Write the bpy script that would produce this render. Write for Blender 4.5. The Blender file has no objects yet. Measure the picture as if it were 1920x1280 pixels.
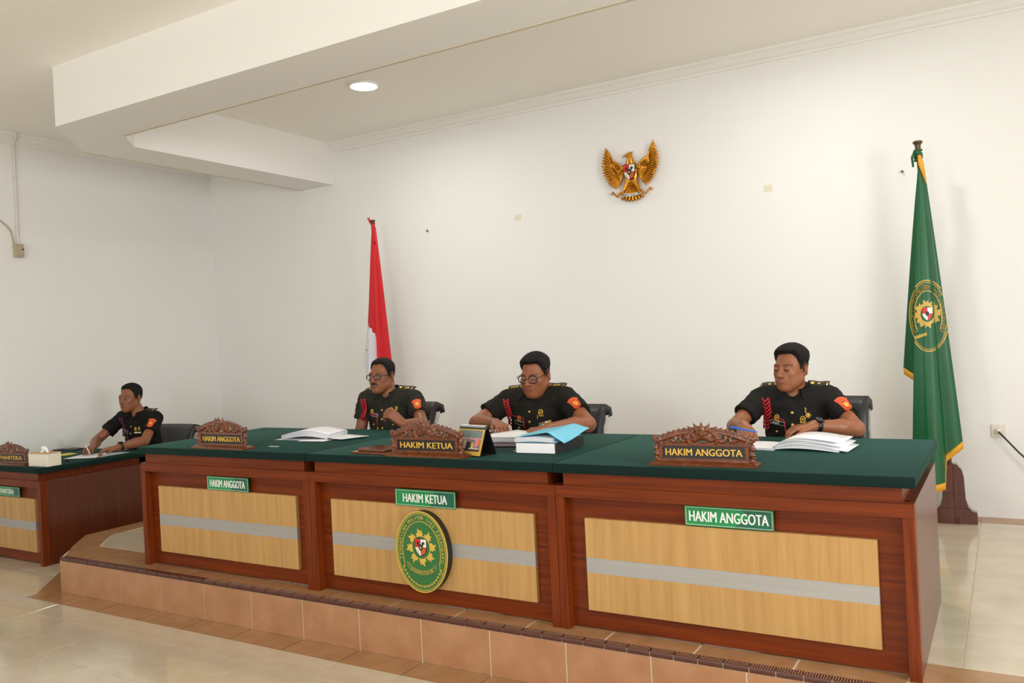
import bpy, bmesh, math, random
import numpy as np
from mathutils import Vector, Matrix, Euler
from mathutils.bvhtree import BVHTree

# ---------------------------------------------------------------- camera, world, lights, exposure
SC = bpy.context.scene
COL = SC.collection
CAM_POS = (4.7667, -3.3219, 1.3223)
YAW, PITCH, ROLL, FPX = 30.7563, -0.2289, -2.8022, 1563.1
EXPOSURE = 0.46

def setup_camera():
    y, p, r = (math.radians(a) for a in (YAW, PITCH, ROLL))
    fw = Vector((-math.sin(y) * math.cos(p), math.cos(y) * math.cos(p), math.sin(p)))
    rt = Vector((math.cos(y), math.sin(y), 0.0))
    up = rt.cross(fw)
    rt2 = rt * math.cos(r) + up * math.sin(r)
    up2 = up * math.cos(r) - rt * math.sin(r)
    m = Matrix((rt2, up2, -fw)).transposed().to_4x4()
    m.translation = Vector(CAM_POS)
    cd = bpy.data.cameras.new('camera')
    cd.sensor_fit = 'HORIZONTAL'
    cd.sensor_width = 36.0
    cd.lens = FPX / 1920.0 * 36.0
    cd.clip_start = 0.05
    co = bpy.data.objects.new('camera', cd)
    COL.objects.link(co)
    co.matrix_world = m
    SC.camera = co
setup_camera()

SC.view_settings.view_transform = 'Standard'
SC.view_settings.look = 'None'
SC.view_settings.gamma = 1.0
SC.view_settings.use_curve_mapping = False
SC.view_settings.exposure = EXPOSURE
SC.cycles.use_denoising = True
SC.cycles.max_bounces = 8
SC.cycles.diffuse_bounces = 5
SC.cycles.sample_clamp_indirect = 6.0

W = bpy.data.worlds.new('daylight_sky')
SC.world = W
W.use_nodes = True
W.node_tree.nodes['Background'].inputs[0].default_value = (0.86, 0.93, 1.0, 1)
W.node_tree.nodes['Background'].inputs[1].default_value = 1.0

def area(name, loc, target, sx, sy, watts, col=(1, 1, 1), shape='RECTANGLE', spread=180):
    d = bpy.data.lights.new(name, 'AREA')
    d.shape = shape
    d.size = sx
    if shape in ('RECTANGLE', 'ELLIPSE'):
        d.size_y = sy
    d.energy = watts
    d.color = col
    d.spread = math.radians(spread)
    o = bpy.data.objects.new(name, d)
    COL.objects.link(o)
    o.location = loc
    o.rotation_euler = (Vector(target) - Vector(loc)).to_track_quat('-Z', 'Y').to_euler()
    return o

# daylight entering by the windows of the right-hand wall and of the wall behind the photographer
LAMP_W = 9.0
for wy, pw in ((-4.3, 32.0), (-1.3, 80.0)):
    area('window_daylight', (7.45, wy, 1.75), (0.0, wy, 1.2), 1.9, 1.5, pw, (0.96, 0.985, 1.0))
for wx, pw in ((0.2, 28.0), (3.4, 64.0)):
    area('window_daylight', (wx, -6.95, 1.75), (wx, 0.0, 1.3), 1.9, 1.5, pw, (0.96, 0.985, 1.0))

# ---------------------------------------------------------------- helpers
def lin(c):
    c = c / 255.0
    return c / 12.92 if c <= 0.04045 else ((c + 0.055) / 1.055) ** 2.4
def rgb(r, g, b):
    return (lin(r), lin(g), lin(b), 1.0)

def mat(name, col, rough=0.5, metal=0.0, spec=0.5, noise=None, bump=0.0, emit=None, coat=0.0, alpha=None, trans=0.0):
    """noise = (scale xyz, second colour, mix amount)"""
    m = bpy.data.materials.new(name)
    m.use_nodes = True
    nt = m.node_tree
    b = nt.nodes['Principled BSDF']
    b.inputs['Base Color'].default_value = col
    b.inputs['Roughness'].default_value = rough
    b.inputs['Metallic'].default_value = metal
    b.inputs['Specular IOR Level'].default_value = spec
    b.inputs['Coat Weight'].default_value = coat
    b.inputs['Coat Roughness'].default_value = 0.12
    if trans:
        b.inputs['Transmission Weight'].default_value = trans
    if alpha is not None:
        b.inputs['Alpha'].default_value = alpha
    if emit:
        b.inputs['Emission Color'].default_value = emit[0]
        b.inputs['Emission Strength'].default_value = emit[1]
    if noise:
        sc, c2, amt = noise[:3]
        tc = nt.nodes.new('ShaderNodeTexCoord')
        mp = nt.nodes.new('ShaderNodeMapping')
        mp.inputs['Scale'].default_value = sc
        nz = nt.nodes.new('ShaderNodeTexNoise')
        nz.inputs['Scale'].default_value = 1.0
        nz.inputs['Detail'].default_value = 4.0
        nz.inputs['Roughness'].default_value = 0.6
        rp = nt.nodes.new('ShaderNodeMapRange')
        rp.inputs['From Min'].default_value = 0.3
        rp.inputs['From Max'].default_value = 0.7
        rp.inputs['To Max'].default_value = amt
        mx = nt.nodes.new('ShaderNodeMix')
        mx.data_type = 'RGBA'
        mx.inputs[6].default_value = col
        mx.inputs[7].default_value = c2
        L = nt.links.new
        L(tc.outputs['Object'], mp.inputs['Vector'])
        L(mp.outputs['Vector'], nz.inputs['Vector'])
        L(nz.outputs['Fac'], rp.inputs['Value'])
        L(rp.outputs['Result'], mx.inputs[0])
        L(mx.outputs[2], b.inputs['Base Color'])
        if bump:
            bp = nt.nodes.new('ShaderNodeBump')
            bp.inputs['Strength'].default_value = bump
            bp.inputs['Distance'].default_value = 0.002
            L(nz.outputs['Fac'], bp.inputs['Height'])
            L(bp.outputs['Normal'], b.inputs['Normal'])
    return m

def attr_mat(name, rough=0.5, attr='col', sub=0.0):
    m = bpy.data.materials.new(name)
    m.use_nodes = True
    nt = m.node_tree
    b = nt.nodes['Principled BSDF']
    a = nt.nodes.new('ShaderNodeAttribute')
    a.attribute_name = attr
    nt.links.new(a.outputs['Color'], b.inputs['Base Color'])
    b.inputs['Roughness'].default_value = rough
    b.inputs['Specular IOR Level'].default_value = 0.4
    if sub:
        b.inputs['Subsurface Weight'].default_value = sub
        b.inputs['Subsurface Radius'].default_value = (0.012, 0.005, 0.003)
        b.inputs['Subsurface Scale'].default_value = 0.5
    return m

M = {}
M['wall'] = mat('wall_paint', rgb(238, 237, 234), 0.6, spec=0.3, noise=((1.3, 1.3, 1.3), rgb(235, 233, 229), 0.7))
M['ceiling'] = mat('ceiling_paint', rgb(247, 243, 235), 0.7, spec=0.2)
M['trim'] = mat('crown_paint', rgb(238, 235, 230), 0.55)
M['tan'] = mat('tan_reveal', rgb(205, 190, 168), 0.6)
M['grout'] = mat('grout', rgb(150, 136, 112), 0.8)
M['groutlt'] = mat('pale_grout', rgb(222, 206, 180), 0.8)
M['floor'] = mat('cream_floor_tile', rgb(202, 190, 168), 0.12, noise=((2.2, 5.5, 2), rgb(188, 172, 146), 0.9), coat=0.25)
M['terra'] = mat('terracotta_tile', rgb(178, 131, 95), 0.34, noise=((7, 7, 7), rgb(158, 110, 74), 0.9))
M['strip'] = mat('brown_border_tile', rgb(170, 129, 90), 0.2, noise=((7, 7, 7), rgb(150, 108, 70), 0.9))
M['nosing'] = mat('dark_nosing_tile', rgb(88, 44, 28), 0.4, noise=((90, 90, 90), rgb(64, 29, 18), 0.8))
M['dot'] = mat('nosing_dots', rgb(222, 190, 160), 0.4)
M['mahog'] = mat('mahogany_laminate', rgb(122, 52, 14), 0.36, spec=0.18, noise=((2.0, 30, 60), rgb(80, 29, 8), 0.9))
M['mahogv'] = mat('mahogany_upright_grain', rgb(124, 53, 14), 0.36, spec=0.18, noise=((60, 60, 2.0), rgb(82, 30, 8), 0.9))
M['mahogs'] = mat('mahogany_side_panel', rgb(98, 42, 15), 0.34, noise=((60, 60, 2.0), rgb(70, 27, 9), 0.9), coat=0.2)
M['maple'] = mat('light_maple_laminate', rgb(190, 151, 94), 0.38, spec=0.3, noise=((34, 34, 1.6), rgb(170, 127, 74), 0.9))
M['steel'] = mat('brushed_aluminium_stripe', rgb(162, 160, 155), 0.42, metal=0.35, noise=((1.5, 30, 90), rgb(172, 168, 162), 0.6))
M['baize'] = mat('green_tablecloth', rgb(13, 35, 32), 0.8, spec=0.15, noise=((160, 160, 160), rgb(10, 30, 27), 0.8), bump=0.08)
_b = M['baize'].node_tree.nodes['Principled BSDF']
_b.inputs['Sheen Weight'].default_value = 0.19
_b.inputs['Sheen Roughness'].default_value = 0.45
_b.inputs['Sheen Tint'].default_value = (0.10, 0.42, 0.32, 1)
M['dark'] = mat('black_recess', rgb(26, 20, 18), 0.6)
M['white'] = mat('white_enamel', rgb(240, 240, 238), 0.3)
M['lampglow'] = mat('lamp_diffuser', rgb(255, 255, 255), 0.4, emit=((0.97, 1.0, 0.96, 1), 14.0))
M['teak'] = mat('carved_teak', rgb(116, 56, 15), 0.2, noise=((40, 40, 40), rgb(74, 31, 8), 0.9), coat=0.5)
M['black'] = mat('black_board', rgb(20, 19, 19), 0.35)
M['goldtxt'] = mat('gold_lettering', rgb(222, 178, 76), 0.35, metal=0.25)
M['signg'] = mat('sign_green', rgb(20, 132, 72), 0.25)
M['signd'] = mat('sign_dark_green', rgb(10, 90, 66), 0.25)
M['signw'] = mat('sign_white_print', rgb(226, 230, 222), 0.35)
M['emgreen'] = mat('emblem_green', rgb(44, 104, 50), 0.4)
M['emgold'] = mat('emblem_yellow', rgb(206, 170, 70), 0.4)
M['red'] = mat('emblem_red', rgb(206, 44, 34), 0.4)
M['eblack'] = mat('emblem_black', rgb(28, 26, 24), 0.4)
M['gold'] = mat('polished_gold', rgb(214, 150, 48), 0.26, metal=0.75, noise=((30, 30, 30), rgb(190, 122, 30), 0.8))
M['paper'] = mat('white_paper', rgb(238, 238, 240), 0.6)
M['pageedge'] = mat('page_edges', rgb(222, 222, 226), 0.7, noise=((1.5, 1.5, 420), rgb(192, 194, 204), 0.9))
M['bluefold'] = mat('blue_folder_card', rgb(112, 200, 228), 0.5)
M['blackcover'] = mat('black_binder_cover', rgb(44, 42, 42), 0.45)
M['leather'] = mat('black_leather', rgb(34, 33, 35), 0.42, noise=((60, 60, 60), rgb(26, 25, 27), 0.8), bump=0.1)
M['chrome'] = mat('chrome', rgb(206, 204, 200), 0.22, metal=0.7)
M['plastic'] = mat('black_plastic', rgb(28, 28, 29), 0.4)
M['socket'] = mat('ivory_socket_plastic', rgb(224, 217, 206), 0.4)
M['cable'] = mat('black_cable', rgb(38, 42, 38), 0.5)
M['beige'] = mat('aged_beige_plastic', rgb(176, 164, 136), 0.5)
M['tape'] = mat('pale_yellow_tape', rgb(226, 220, 196), 0.5)
M['flagg'] = mat('green_satin_flag', rgb(14, 92, 50), 0.42, noise=((40, 40, 3), rgb(10, 76, 42), 0.6))
M['flagr'] = mat('red_flag_cloth', rgb(204, 26, 34), 0.6)
M['flagw'] = mat('white_flag_cloth', rgb(226, 222, 232), 0.6)
M['fringe'] = mat('yellow_fringe', rgb(236, 172, 36), 0.6, noise=((260, 260, 4), rgb(206, 138, 20), 0.8))
M['pole'] = mat('dark_wood_pole', rgb(86, 46, 30), 0.35)
M['standwood'] = mat('lacquered_stand_wood', rgb(96, 44, 30), 0.18, noise=((50, 50, 8), rgb(70, 28, 20), 0.8), coat=0.6)
M['tissuebox'] = mat('cream_tissue_box', rgb(232, 226, 206), 0.4)
M['tissuetop'] = mat('tissue_box_wood_rim', rgb(196, 158, 104), 0.45)
M['tissue'] = mat('tissue_paper', rgb(246, 246, 246), 0.7)
M['glass'] = mat('clear_glass', rgb(235, 240, 240), 0.04, alpha=0.22)
M['lens'] = mat('spectacle_lens', rgb(200, 208, 210), 0.03, alpha=0.06)
M['yellow'] = mat('yellow_card', rgb(232, 206, 70), 0.5)
M['bluepen'] = mat('blue_pen_plastic', rgb(44, 108, 204), 0.3)
M['cap'] = mat('pole_cap_bronze', rgb(92, 74, 48), 0.35, metal=0.6)

class MB:
    """collects boxes, prisms, tubes and sheets; build() makes ONE mesh object of them"""
    def __init__(s):
        s.v, s.f, s.mi = [], [], []
    def add(s, vs, fs, mi=0):
        o = len(s.v)
        s.v += [tuple(map(float, p)) for p in vs]
        s.f += [tuple(i + o for i in f) for f in fs]
        s.mi += [mi] * len(fs)
        return s
    def box(s, x0, x1, y0, y1, z0, z1, mi=0):
        return s.add([(x0, y0, z0), (x1, y0, z0), (x1, y1, z0), (x0, y1, z0), (x0, y0, z1), (x1, y0, z1), (x1, y1, z1), (x0, y1, z1)],
                     [(0, 3, 2, 1), (4, 5, 6, 7), (0, 1, 5, 4), (1, 2, 6, 5), (2, 3, 7, 6), (3, 0, 4, 7)], mi)
    def prism(s, poly, a0, a1, axis='z', mi=0):
        """poly: 2-D outline; extruded along axis from a0 to a1. axis z: (x,y); y: (x,z); x: (y,z)"""
        n = len(poly)
        def P(p, a):
            return {'z': (p[0], p[1], a), 'y': (p[0], a, p[1]), 'x': (a, p[0], p[1])}[axis]
        vs = [P(p, a0) for p in poly] + [P(p, a1) for p in poly]
        fs = [tuple(range(n - 1, -1, -1)), tuple(range(n, 2 * n))] + [(i, (i + 1) % n, n + (i + 1) % n, n + i) for i in range(n)]
        return s.add(vs, fs, mi)
    def tube(s, pts, r, n=8, closed=False, mi=0, cap=True):
        pts = [Vector(p) for p in pts]
        m = len(pts)
        rs = r if isinstance(r, (list, tuple)) else [r] * m
        rings, prev = [], None
        for i, p in enumerate(pts):
            if closed:
                t = pts[(i + 1) % m] - pts[i - 1]
            else:
                t = pts[min(i + 1, m - 1)] - pts[max(i - 1, 0)]
            t = t.normalized() if t.length > 1e-9 else Vector((0, 0, 1))
            if prev is None:
                a = Vector((0, 0, 1)) if abs(t.z) < 0.9 else Vector((1, 0, 0))
                u = (a - t * a.dot(t)).normalized()
            else:
                u = prev - t * prev.dot(t)
                u = u.normalized() if u.length > 1e-6 else prev
            prev = u
            w = t.cross(u)
            rings.append([p + (u * math.cos(k * 2 * math.pi / n) + w * math.sin(k * 2 * math.pi / n)) * rs[i] for k in range(n)])
        vs = [q for ring in rings for q in ring]
        fs = []
        for i in range(m if closed else m - 1):
            j = (i + 1) % m
            for k in range(n):
                l = (k + 1) % n
                fs.append((i * n + k, i * n + l, j * n + l, j * n + k))
        if cap and not closed:
            fs.append(tuple(range(n - 1, -1, -1)))
            fs.append(tuple((m - 1) * n + k for k in range(n)))
        return s.add(vs, fs, mi)
    def lathe(s, prof, c=(0, 0, 0), n=20, mi=0, axis='z'):
        vs, fs, m = [], [], len(prof)
        for (r, z) in prof:
            for k in range(n):
                a = 2 * math.pi * k / n
                if axis == 'z':
                    vs.append((c[0] + r * math.cos(a), c[1] + r * math.sin(a), c[2] + z))
                elif axis == 'y':
                    vs.append((c[0] + r * math.cos(a), c[1] + z, c[2] + r * math.sin(a)))
                else:
                    vs.append((c[0] + z, c[1] + r * math.cos(a), c[2] + r * math.sin(a)))
        for i in range(m - 1):
            for k in range(n):
                l = (k + 1) % n
                fs.append((i * n + k, i * n + l, (i + 1) * n + l, (i + 1) * n + k))
        fs.append(tuple(range(n - 1, -1, -1)))
        fs.append(tuple((m - 1) * n + k for k in range(n)))
        return s.add(vs, fs, mi)
    def sphere(s, c, r, n=10, mi=0):
        rx, ry, rz = r if isinstance(r, (list, tuple)) else (r, r, r)
        vs, fs = [(c[0], c[1], c[2] - rz)], []
        rows = max(4, n // 2)
        for i in range(1, rows):
            th = math.pi * i / rows
            for k in range(n):
                a = 2 * math.pi * k / n
                vs.append((c[0] + rx * math.sin(th) * math.cos(a), c[1] + ry * math.sin(th) * math.sin(a), c[2] - rz * math.cos(th)))
        vs.append((c[0], c[1], c[2] + rz))
        for k in range(n):
            fs.append((0, 1 + (k + 1) % n, 1 + k))
        for i in range(rows - 2):
            for k in range(n):
                l = (k + 1) % n
                fs.append((1 + i * n + k, 1 + i * n + l, 1 + (i + 1) * n + l, 1 + (i + 1) * n + k))
        e = len(vs) - 1
        b = 1 + (rows - 2) * n
        for k in range(n):
            fs.append((b + k, b + (k + 1) % n, e))
        return s.add(vs, fs, mi)
    def grid(s, P, mi=0, wrap=False):
        """P[i][j] points"""
        a, b = len(P), len(P[0])
        vs = [p for row in P for p in row]
        fs = []
        for i in range(a - 1):
            for j in range(b if wrap else b - 1):
                k = (j + 1) % b
                fs.append((i * b + j, i * b + k, (i + 1) * b + k, (i + 1) * b + j))
        return s.add(vs, fs, mi)
    def xf(s, m):
        s.v = [tuple(m @ Vector(p)) for p in s.v]
        return s
    def mesh(s, name, mats, smooth=False, bevel=0.0, solid=0.0, seg=2):
        me = bpy.data.meshes.new(name)
        me.from_pydata(s.v, [], s.f)
        for m in (mats if isinstance(mats, (list, tuple)) else [mats]):
            me.materials.append(m)
        me.polygons.foreach_set('material_index', s.mi)
        bm = bmesh.new()
        bm.from_mesh(me)
        if solid:
            bmesh.ops.recalc_face_normals(bm, faces=bm.faces)
            bmesh.ops.solidify(bm, geom=list(bm.faces), thickness=solid)
        if bevel:
            es = [e for e in bm.edges if len(e.link_faces) == 2 and e.calc_face_angle(0) > 0.5]
            bmesh.ops.bevel(bm, geom=es, offset=bevel, segments=seg, affect='EDGES', profile=0.5)
        bmesh.ops.recalc_face_normals(bm, faces=bm.faces)
        bm.to_mesh(me)
        bm.free()
        if smooth:
            me.polygons.foreach_set('use_smooth', [True] * len(me.polygons))
            if smooth == 'auto':
                me.set_sharp_from_angle(angle=math.radians(38))
        me.update()
        return me
    def build(s, name, mats, parent=None, smooth=False, bevel=0.0, solid=0.0, loc=None, rot=None, seg=2):
        return put(name, s.mesh(name, mats, smooth, bevel, solid, seg), parent, loc, rot)

def put(name, me, parent=None, loc=None, rot=None):
    o = bpy.data.objects.new(name, me)
    COL.objects.link(o)
    if parent is not None:
        o.parent = parent
    if loc is not None:
        o.location = loc
    if rot is not None:
        o.rotation_euler = rot
    return o

def tag(o, label, cat, group=None):
    o['label'] = label
    o['category'] = cat
    if group:
        o['group'] = group
    return o
def structure(o, label=None, cat=None):
    o['kind'] = 'structure'
    if label:
        o['label'] = label
    if cat:
        o['category'] = cat
    return o
def empty(name, loc=(0, 0, 0), rotz=0.0):
    o = bpy.data.objects.new(name, None)
    o.empty_display_size = 0.1
    COL.objects.link(o)
    o.location = loc
    o.rotation_euler = (0, 0, rotz)
    return o

def text_mesh(s, height, width=None, depth=0.0015, bold=0.0, track=1.0):
    """flat lettering standing in the XZ plane, facing -Y, centred on the origin; returns verts, faces"""
    cu = bpy.data.curves.new('lettering', 'FONT')
    cu.body = s
    cu.size = 1.0
    cu.extrude = depth * 0.5 / height * 0.72
    cu.space_character = track
    cu.resolution_u = 3
    o = bpy.data.objects.new('lettering', cu)
    COL.objects.link(o)
    dg = bpy.context.evaluated_depsgraph_get()
    me = bpy.data.meshes.new_from_object(o.evaluated_get(dg))
    vs = np.array([v.co[:] for v in me.vertices])
    fs = [tuple(p.vertices) for p in me.polygons]
    bpy.data.objects.remove(o)
    bpy.data.curves.remove(cu)
    bpy.data.meshes.remove(me)
    lo, hi = vs.min(0), vs.max(0)
    c = (lo + hi) / 2
    k = height / (hi[1] - lo[1])
    kx = width / (hi[0] - lo[0]) if width else k
    out = np.stack([(vs[:, 0] - c[0]) * kx, -(vs[:, 2]) * depth * 0.5 / max(1e-9, hi[2]), (vs[:, 1] - c[1]) * k], 1)
    if bold > 0.011:                       # heavier strokes: the same letters doubled a hair apart
        sh = height * bold * 1.6
        n = len(out)
        out = np.concatenate([out + np.array([-sh, 0, 0]), out + np.array([0, -depth * .03, 0]), out + np.array([sh, -depth * .06, 0])])
        fs = fs + [tuple(i + n for i in f) for f in fs] + [tuple(i + 2 * n for i in f) for f in fs]
    return out, fs

# ---- volumes: smooth unions of rounded shapes on a grid, drawn out as one continuous skin
class Field:
    def __init__(s, lo, hi, h):
        s.h = h
        s.lo = np.array(lo, float)
        n = np.ceil((np.array(hi, float) - s.lo) / h).astype(int) + 1
        s.n = n
        s.d = np.full(n, 1.0, np.float32)
        s.ax = [(s.lo[i] + h * np.arange(n[i])).astype(np.float32) for i in range(3)]
    def _apply(s, lo, hi, fn, k, op):
        pad = k + 3 * s.h
        i0 = np.maximum(0, np.floor((np.array(lo) - pad - s.lo) / s.h).astype(int))
        i1 = np.minimum(s.n, np.ceil((np.array(hi) + pad - s.lo) / s.h).astype(int) + 1)
        if np.any(i1 <= i0):
            return
        sl = tuple(slice(a, b) for a, b in zip(i0, i1))
        X = s.ax[0][sl[0]][:, None, None]
        Y = s.ax[1][sl[1]][None, :, None]
        Z = s.ax[2][sl[2]][None, None, :]
        e = fn(X, Y, Z).astype(np.float32)
        d = s.d[sl]
        if op == 'add':
            if k > 0:
                hh = np.clip(0.5 + 0.5 * (d - e) / k, 0, 1)
                s.d[sl] = d * (1 - hh) + e * hh - k * hh * (1 - hh)
            else:
                s.d[sl] = np.minimum(d, e)
        elif op == 'cut':
            if k > 0:
                hh = np.clip(0.5 - 0.5 * (d + e) / k, 0, 1)
                s.d[sl] = d * (1 - hh) - e * hh + k * hh * (1 - hh)
            else:
                s.d[sl] = np.maximum(d, -e)
    def cap(s, a, b, ra, rb=None, k=0.01, op='add'):
        a = np.array(a, float); b = np.array(b, float)
        rb = ra if rb is None else rb
        ba = b - a
        L = float(ba @ ba) + 1e-12
        def fn(X, Y, Z):
            px, py, pz = X - a[0], Y - a[1], Z - a[2]
            t = np.clip((px * ba[0] + py * ba[1] + pz * ba[2]) / L, 0, 1)
            return np.sqrt((px - ba[0] * t) ** 2 + (py - ba[1] * t) ** 2 + (pz - ba[2] * t) ** 2) - (ra + (rb - ra) * t)
        r = max(ra, rb)
        s._apply(np.minimum(a, b) - r, np.maximum(a, b) + r, fn, k, op)
        return s
    def ell(s, c, r, R=None, k=0.01, op='add'):
        c = np.array(c, float); r = np.array(r, float)
        R = np.eye(3) if R is None else np.array(R)
        def fn(X, Y, Z):
            px, py, pz = X - c[0], Y - c[1], Z - c[2]
            q = [R[0, i] * px + R[1, i] * py + R[2, i] * pz for i in range(3)]
            k0 = np.sqrt(sum((q[i] / r[i]) ** 2 for i in range(3)))
            k1 = np.sqrt(sum((q[i] / r[i] ** 2) ** 2 for i in range(3))) + 1e-9
            return k0 * (k0 - 1) / k1
        m = r.max()
        s._apply(c - m, c + m, fn, k, op)
        return s
    def cutplane(s, lo, hi, p, n, k=0.0):
        """remove what lies beyond the plane (p, n) inside the box lo..hi"""
        p = np.array(p, float); n = np.array(n, float); n = n / np.linalg.norm(n)
        s._apply(lo, hi, lambda X, Y, Z: -((X - p[0]) * n[0] + (Y - p[1]) * n[1] + (Z - p[2]) * n[2]), k, 'cut')
        return s
    def points(s):
        return np.meshgrid(*s.ax, indexing='ij')
    def skin(s):
        d, h = s.d, s.h
        ins = d < 0
        n = s.n
        anyc = np.zeros(n - 1, bool); allc = np.ones(n - 1, bool)
        cs = [(i, j, k) for i in (0, 1) for j in (0, 1) for k in (0, 1)]
        sl = lambda o, m: slice(o, m - 1 + o)
        for c in cs:
            q = ins[sl(c[0], n[0]), sl(c[1], n[1]), sl(c[2], n[2])]
            anyc |= q; allc &= q
        cell = np.argwhere(anyc & ~allc)
        vid = np.full(n - 1, -1, np.int32)
        vid[cell[:, 0], cell[:, 1], cell[:, 2]] = np.arange(len(cell))
        val = {c: d[cell[:, 0] + c[0], cell[:, 1] + c[1], cell[:, 2] + c[2]] for c in cs}
        acc = np.zeros((len(cell), 3)); cnt = np.zeros(len(cell))
        for c in cs:
            for ax in range(3):
                if c[ax] == 0:
                    e = list(c); e[ax] = 1; e = tuple(e)
                    va, vb = val[c], val[e]
                    m = (va < 0) != (vb < 0)
                    t = np.where(m, va / np.where(m, va - vb, 1), 0)
                    p = np.tile(np.array(c, float), (len(cell), 1))
                    p[:, ax] += t
                    acc += p * m[:, None]; cnt += m
        vs = s.lo + h * (cell + acc / np.maximum(cnt, 1)[:, None])
        quads = []
        for ax in range(3):
            o = [0, 1, 2]; o.remove(ax)
            a = np.take(ins, range(0, n[ax] - 1), ax); b = np.take(ins, range(1, n[ax]), ax)
            e = np.argwhere(a != b)
            sg = ins[e[:, 0], e[:, 1], e[:, 2]]
            ok = np.ones(len(e), bool)
            for q in o:
                ok &= (e[:, q] >= 1) & (e[:, q] <= n[q] - 2)
            e, sg = e[ok], sg[ok]
            def cidx(du, dv):
                x = e.copy(); x[:, o[0]] -= du; x[:, o[1]] -= dv
                return vid[x[:, 0], x[:, 1], x[:, 2]]
            q = np.stack([cidx(1, 1), cidx(0, 1), cidx(0, 0), cidx(1, 0)], 1)
            flip = sg if ax != 1 else ~sg
            q[~flip] = q[~flip][:, ::-1]
            quads.append(q)
        return vs, np.concatenate(quads)

def np_mesh(name, vs, quads, mats, smooth=True, cols=None):
    me = bpy.data.meshes.new(name)
    me.vertices.add(len(vs))
    me.vertices.foreach_set('co', np.asarray(vs, np.float32).ravel())
    me.loops.add(quads.size)
    me.loops.foreach_set('vertex_index', quads.ravel().astype(np.int32))
    me.polygons.add(len(quads))
    me.polygons.foreach_set('loop_start', np.arange(0, quads.size, quads.shape[1], dtype=np.int32))
    me.update(calc_edges=True)
    me.polygons.foreach_set('use_smooth', np.full(len(quads), smooth))
    for m in (mats if isinstance(mats, (list, tuple)) else [mats]):
        me.materials.append(m)
    if cols is not None:
        a = me.color_attributes.new('col', 'FLOAT_COLOR', 'POINT')
        a.data.foreach_set('color', np.asarray(cols, np.float32).ravel())
    me.validate()
    return me

# ---------------------------------------------------------------- the room
ZC, ZB, ZL = 3.335, 2.925, -0.235        # ceiling, beam soffit, lower floor (the dais top is z = 0)
XL, XR, YF, YW = -2.722, 7.5, -7.0, 2.924
DXL, DY, DC = -1.255, -0.10, 0.49        # dais outline
TX0, TP = 1.065, 0.396                   # tile grid

def struct(name, mb, m, **kw):
    return structure(mb.build(name, m, **kw))

struct('wall_back', MB().box(XL - 0.15, XR + 0.15, YW, YW + 0.15, ZL, ZC + 0.15), M['wall'])
struct('wall_left', MB().box(XL - 0.15, XL, YF, YW, ZL, ZC + 0.15), M['wall'])
def wall_with_windows(name, axis, pos, a0, a1, wins, zb, zt, th):
    mb = MB()
    def bx(u0, u1, z0, z1):
        if axis == 'x':
            mb.box(pos, pos + th, u0, u1, z0, z1)
        else:
            mb.box(u0, u1, pos - th, pos, z0, z1)
    edges = [a0]
    for c, w in wins:
        edges += [c - w / 2, c + w / 2]
    edges.append(a1)
    for i in range(0, len(edges), 2):
        bx(edges[i], edges[i + 1], ZL, ZC + 0.15)
    for c, w in wins:
        bx(c - w / 2, c + w / 2, ZL, zb)
        bx(c - w / 2, c + w / 2, zt, ZC + 0.15)
    return struct(name, mb, M['wall'])
wall_with_windows('wall_right', 'x', XR, YF, YW, [(-4.3, 2.0), (-1.3, 2.0)], 0.95, 2.55, 0.15)
wall_with_windows('wall_front', 'y', YF, XL, XR, [(0.2, 2.0), (3.4, 2.0)], 0.95, 2.55, 0.15)
def window_frame(n, axis, c):
    mb = MB()
    for a, b, z0, z1 in ((-1, 1, .95, 1.0), (-1, 1, 2.5, 2.55), (-1, -.95, 1.0, 2.5), (.95, 1, 1.0, 2.5), (-.025, .025, 1.0, 2.5)):
        if axis == 'x':
            mb.box(XR + .05, XR + .10, c + a, c + b, z0, z1)
        else:
            mb.box(c + a, c + b, YF - .10, YF - .05, z0, z1)
    struct('window_%d' % n, mb, M['white'])
for i, (ax, c) in enumerate((('x', -4.3), ('x', -1.3), ('y', 0.2), ('y', 3.4))):
    window_frame(i + 1, ax, c)
struct('ceiling', MB().box(XL - 0.15, XR + 0.15, YF - 0.15, YW + 0.15, ZC, ZC + 0.15), M['ceiling'])

# dropped beam that follows the outline of the dais
def beam_outline(xo, yo, c):
    return [(xo, YW), (xo, yo + c), (xo + c, yo), (XR, yo)]
outer, inner = beam_outline(-1.33, 0.038, 0.538), beam_outline(-0.9155, 0.485, 0.24)
b = MB()
n = len(outer)
vs = [(x, y, z) for z in (ZB, ZC) for line in (outer, inner) for x, y in line]
fs = []
for i in range(n - 1):
    fs += [(i, i + 1, n + i + 1, n + i), (i, 2 * n + i, 2 * n + i + 1, i + 1), (n + i, n + i + 1, 3 * n + i + 1, 3 * n + i)]
b.add(vs, fs)
beam = struct('beam', b, M['trim'])
beam['label'] = 'white dropped ceiling beam with a cut corner above the platform'
# tan strips along the lower inner and outer arrises of the beam
def offset_strip(line, w, z0, z1):
    mb = MB()
    for i in range(len(line) - 1):
        (x0, y0), (x1, y1) = line[i], line[i + 1]
        dx, dy = x1 - x0, y1 - y0
        l = math.hypot(dx, dy)
        nx, ny = -dy / l * w, dx / l * w
        mb.prism([(x0, y0), (x1, y1), (x1 + nx, y1 + ny), (x0 + nx, y0 + ny)], z0, z1)
    return mb
struct('trim_1', offset_strip([(XR, 0.485), (-0.6755, 0.485)], 0.022, ZB - 0.004, ZB + 0.03), M['tan'])
struct('trim_2', offset_strip([(-1.33, YW), (-1.33, 0.576)], -0.016, ZB - 0.004, ZB + 0.02), M['tan'])

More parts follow.
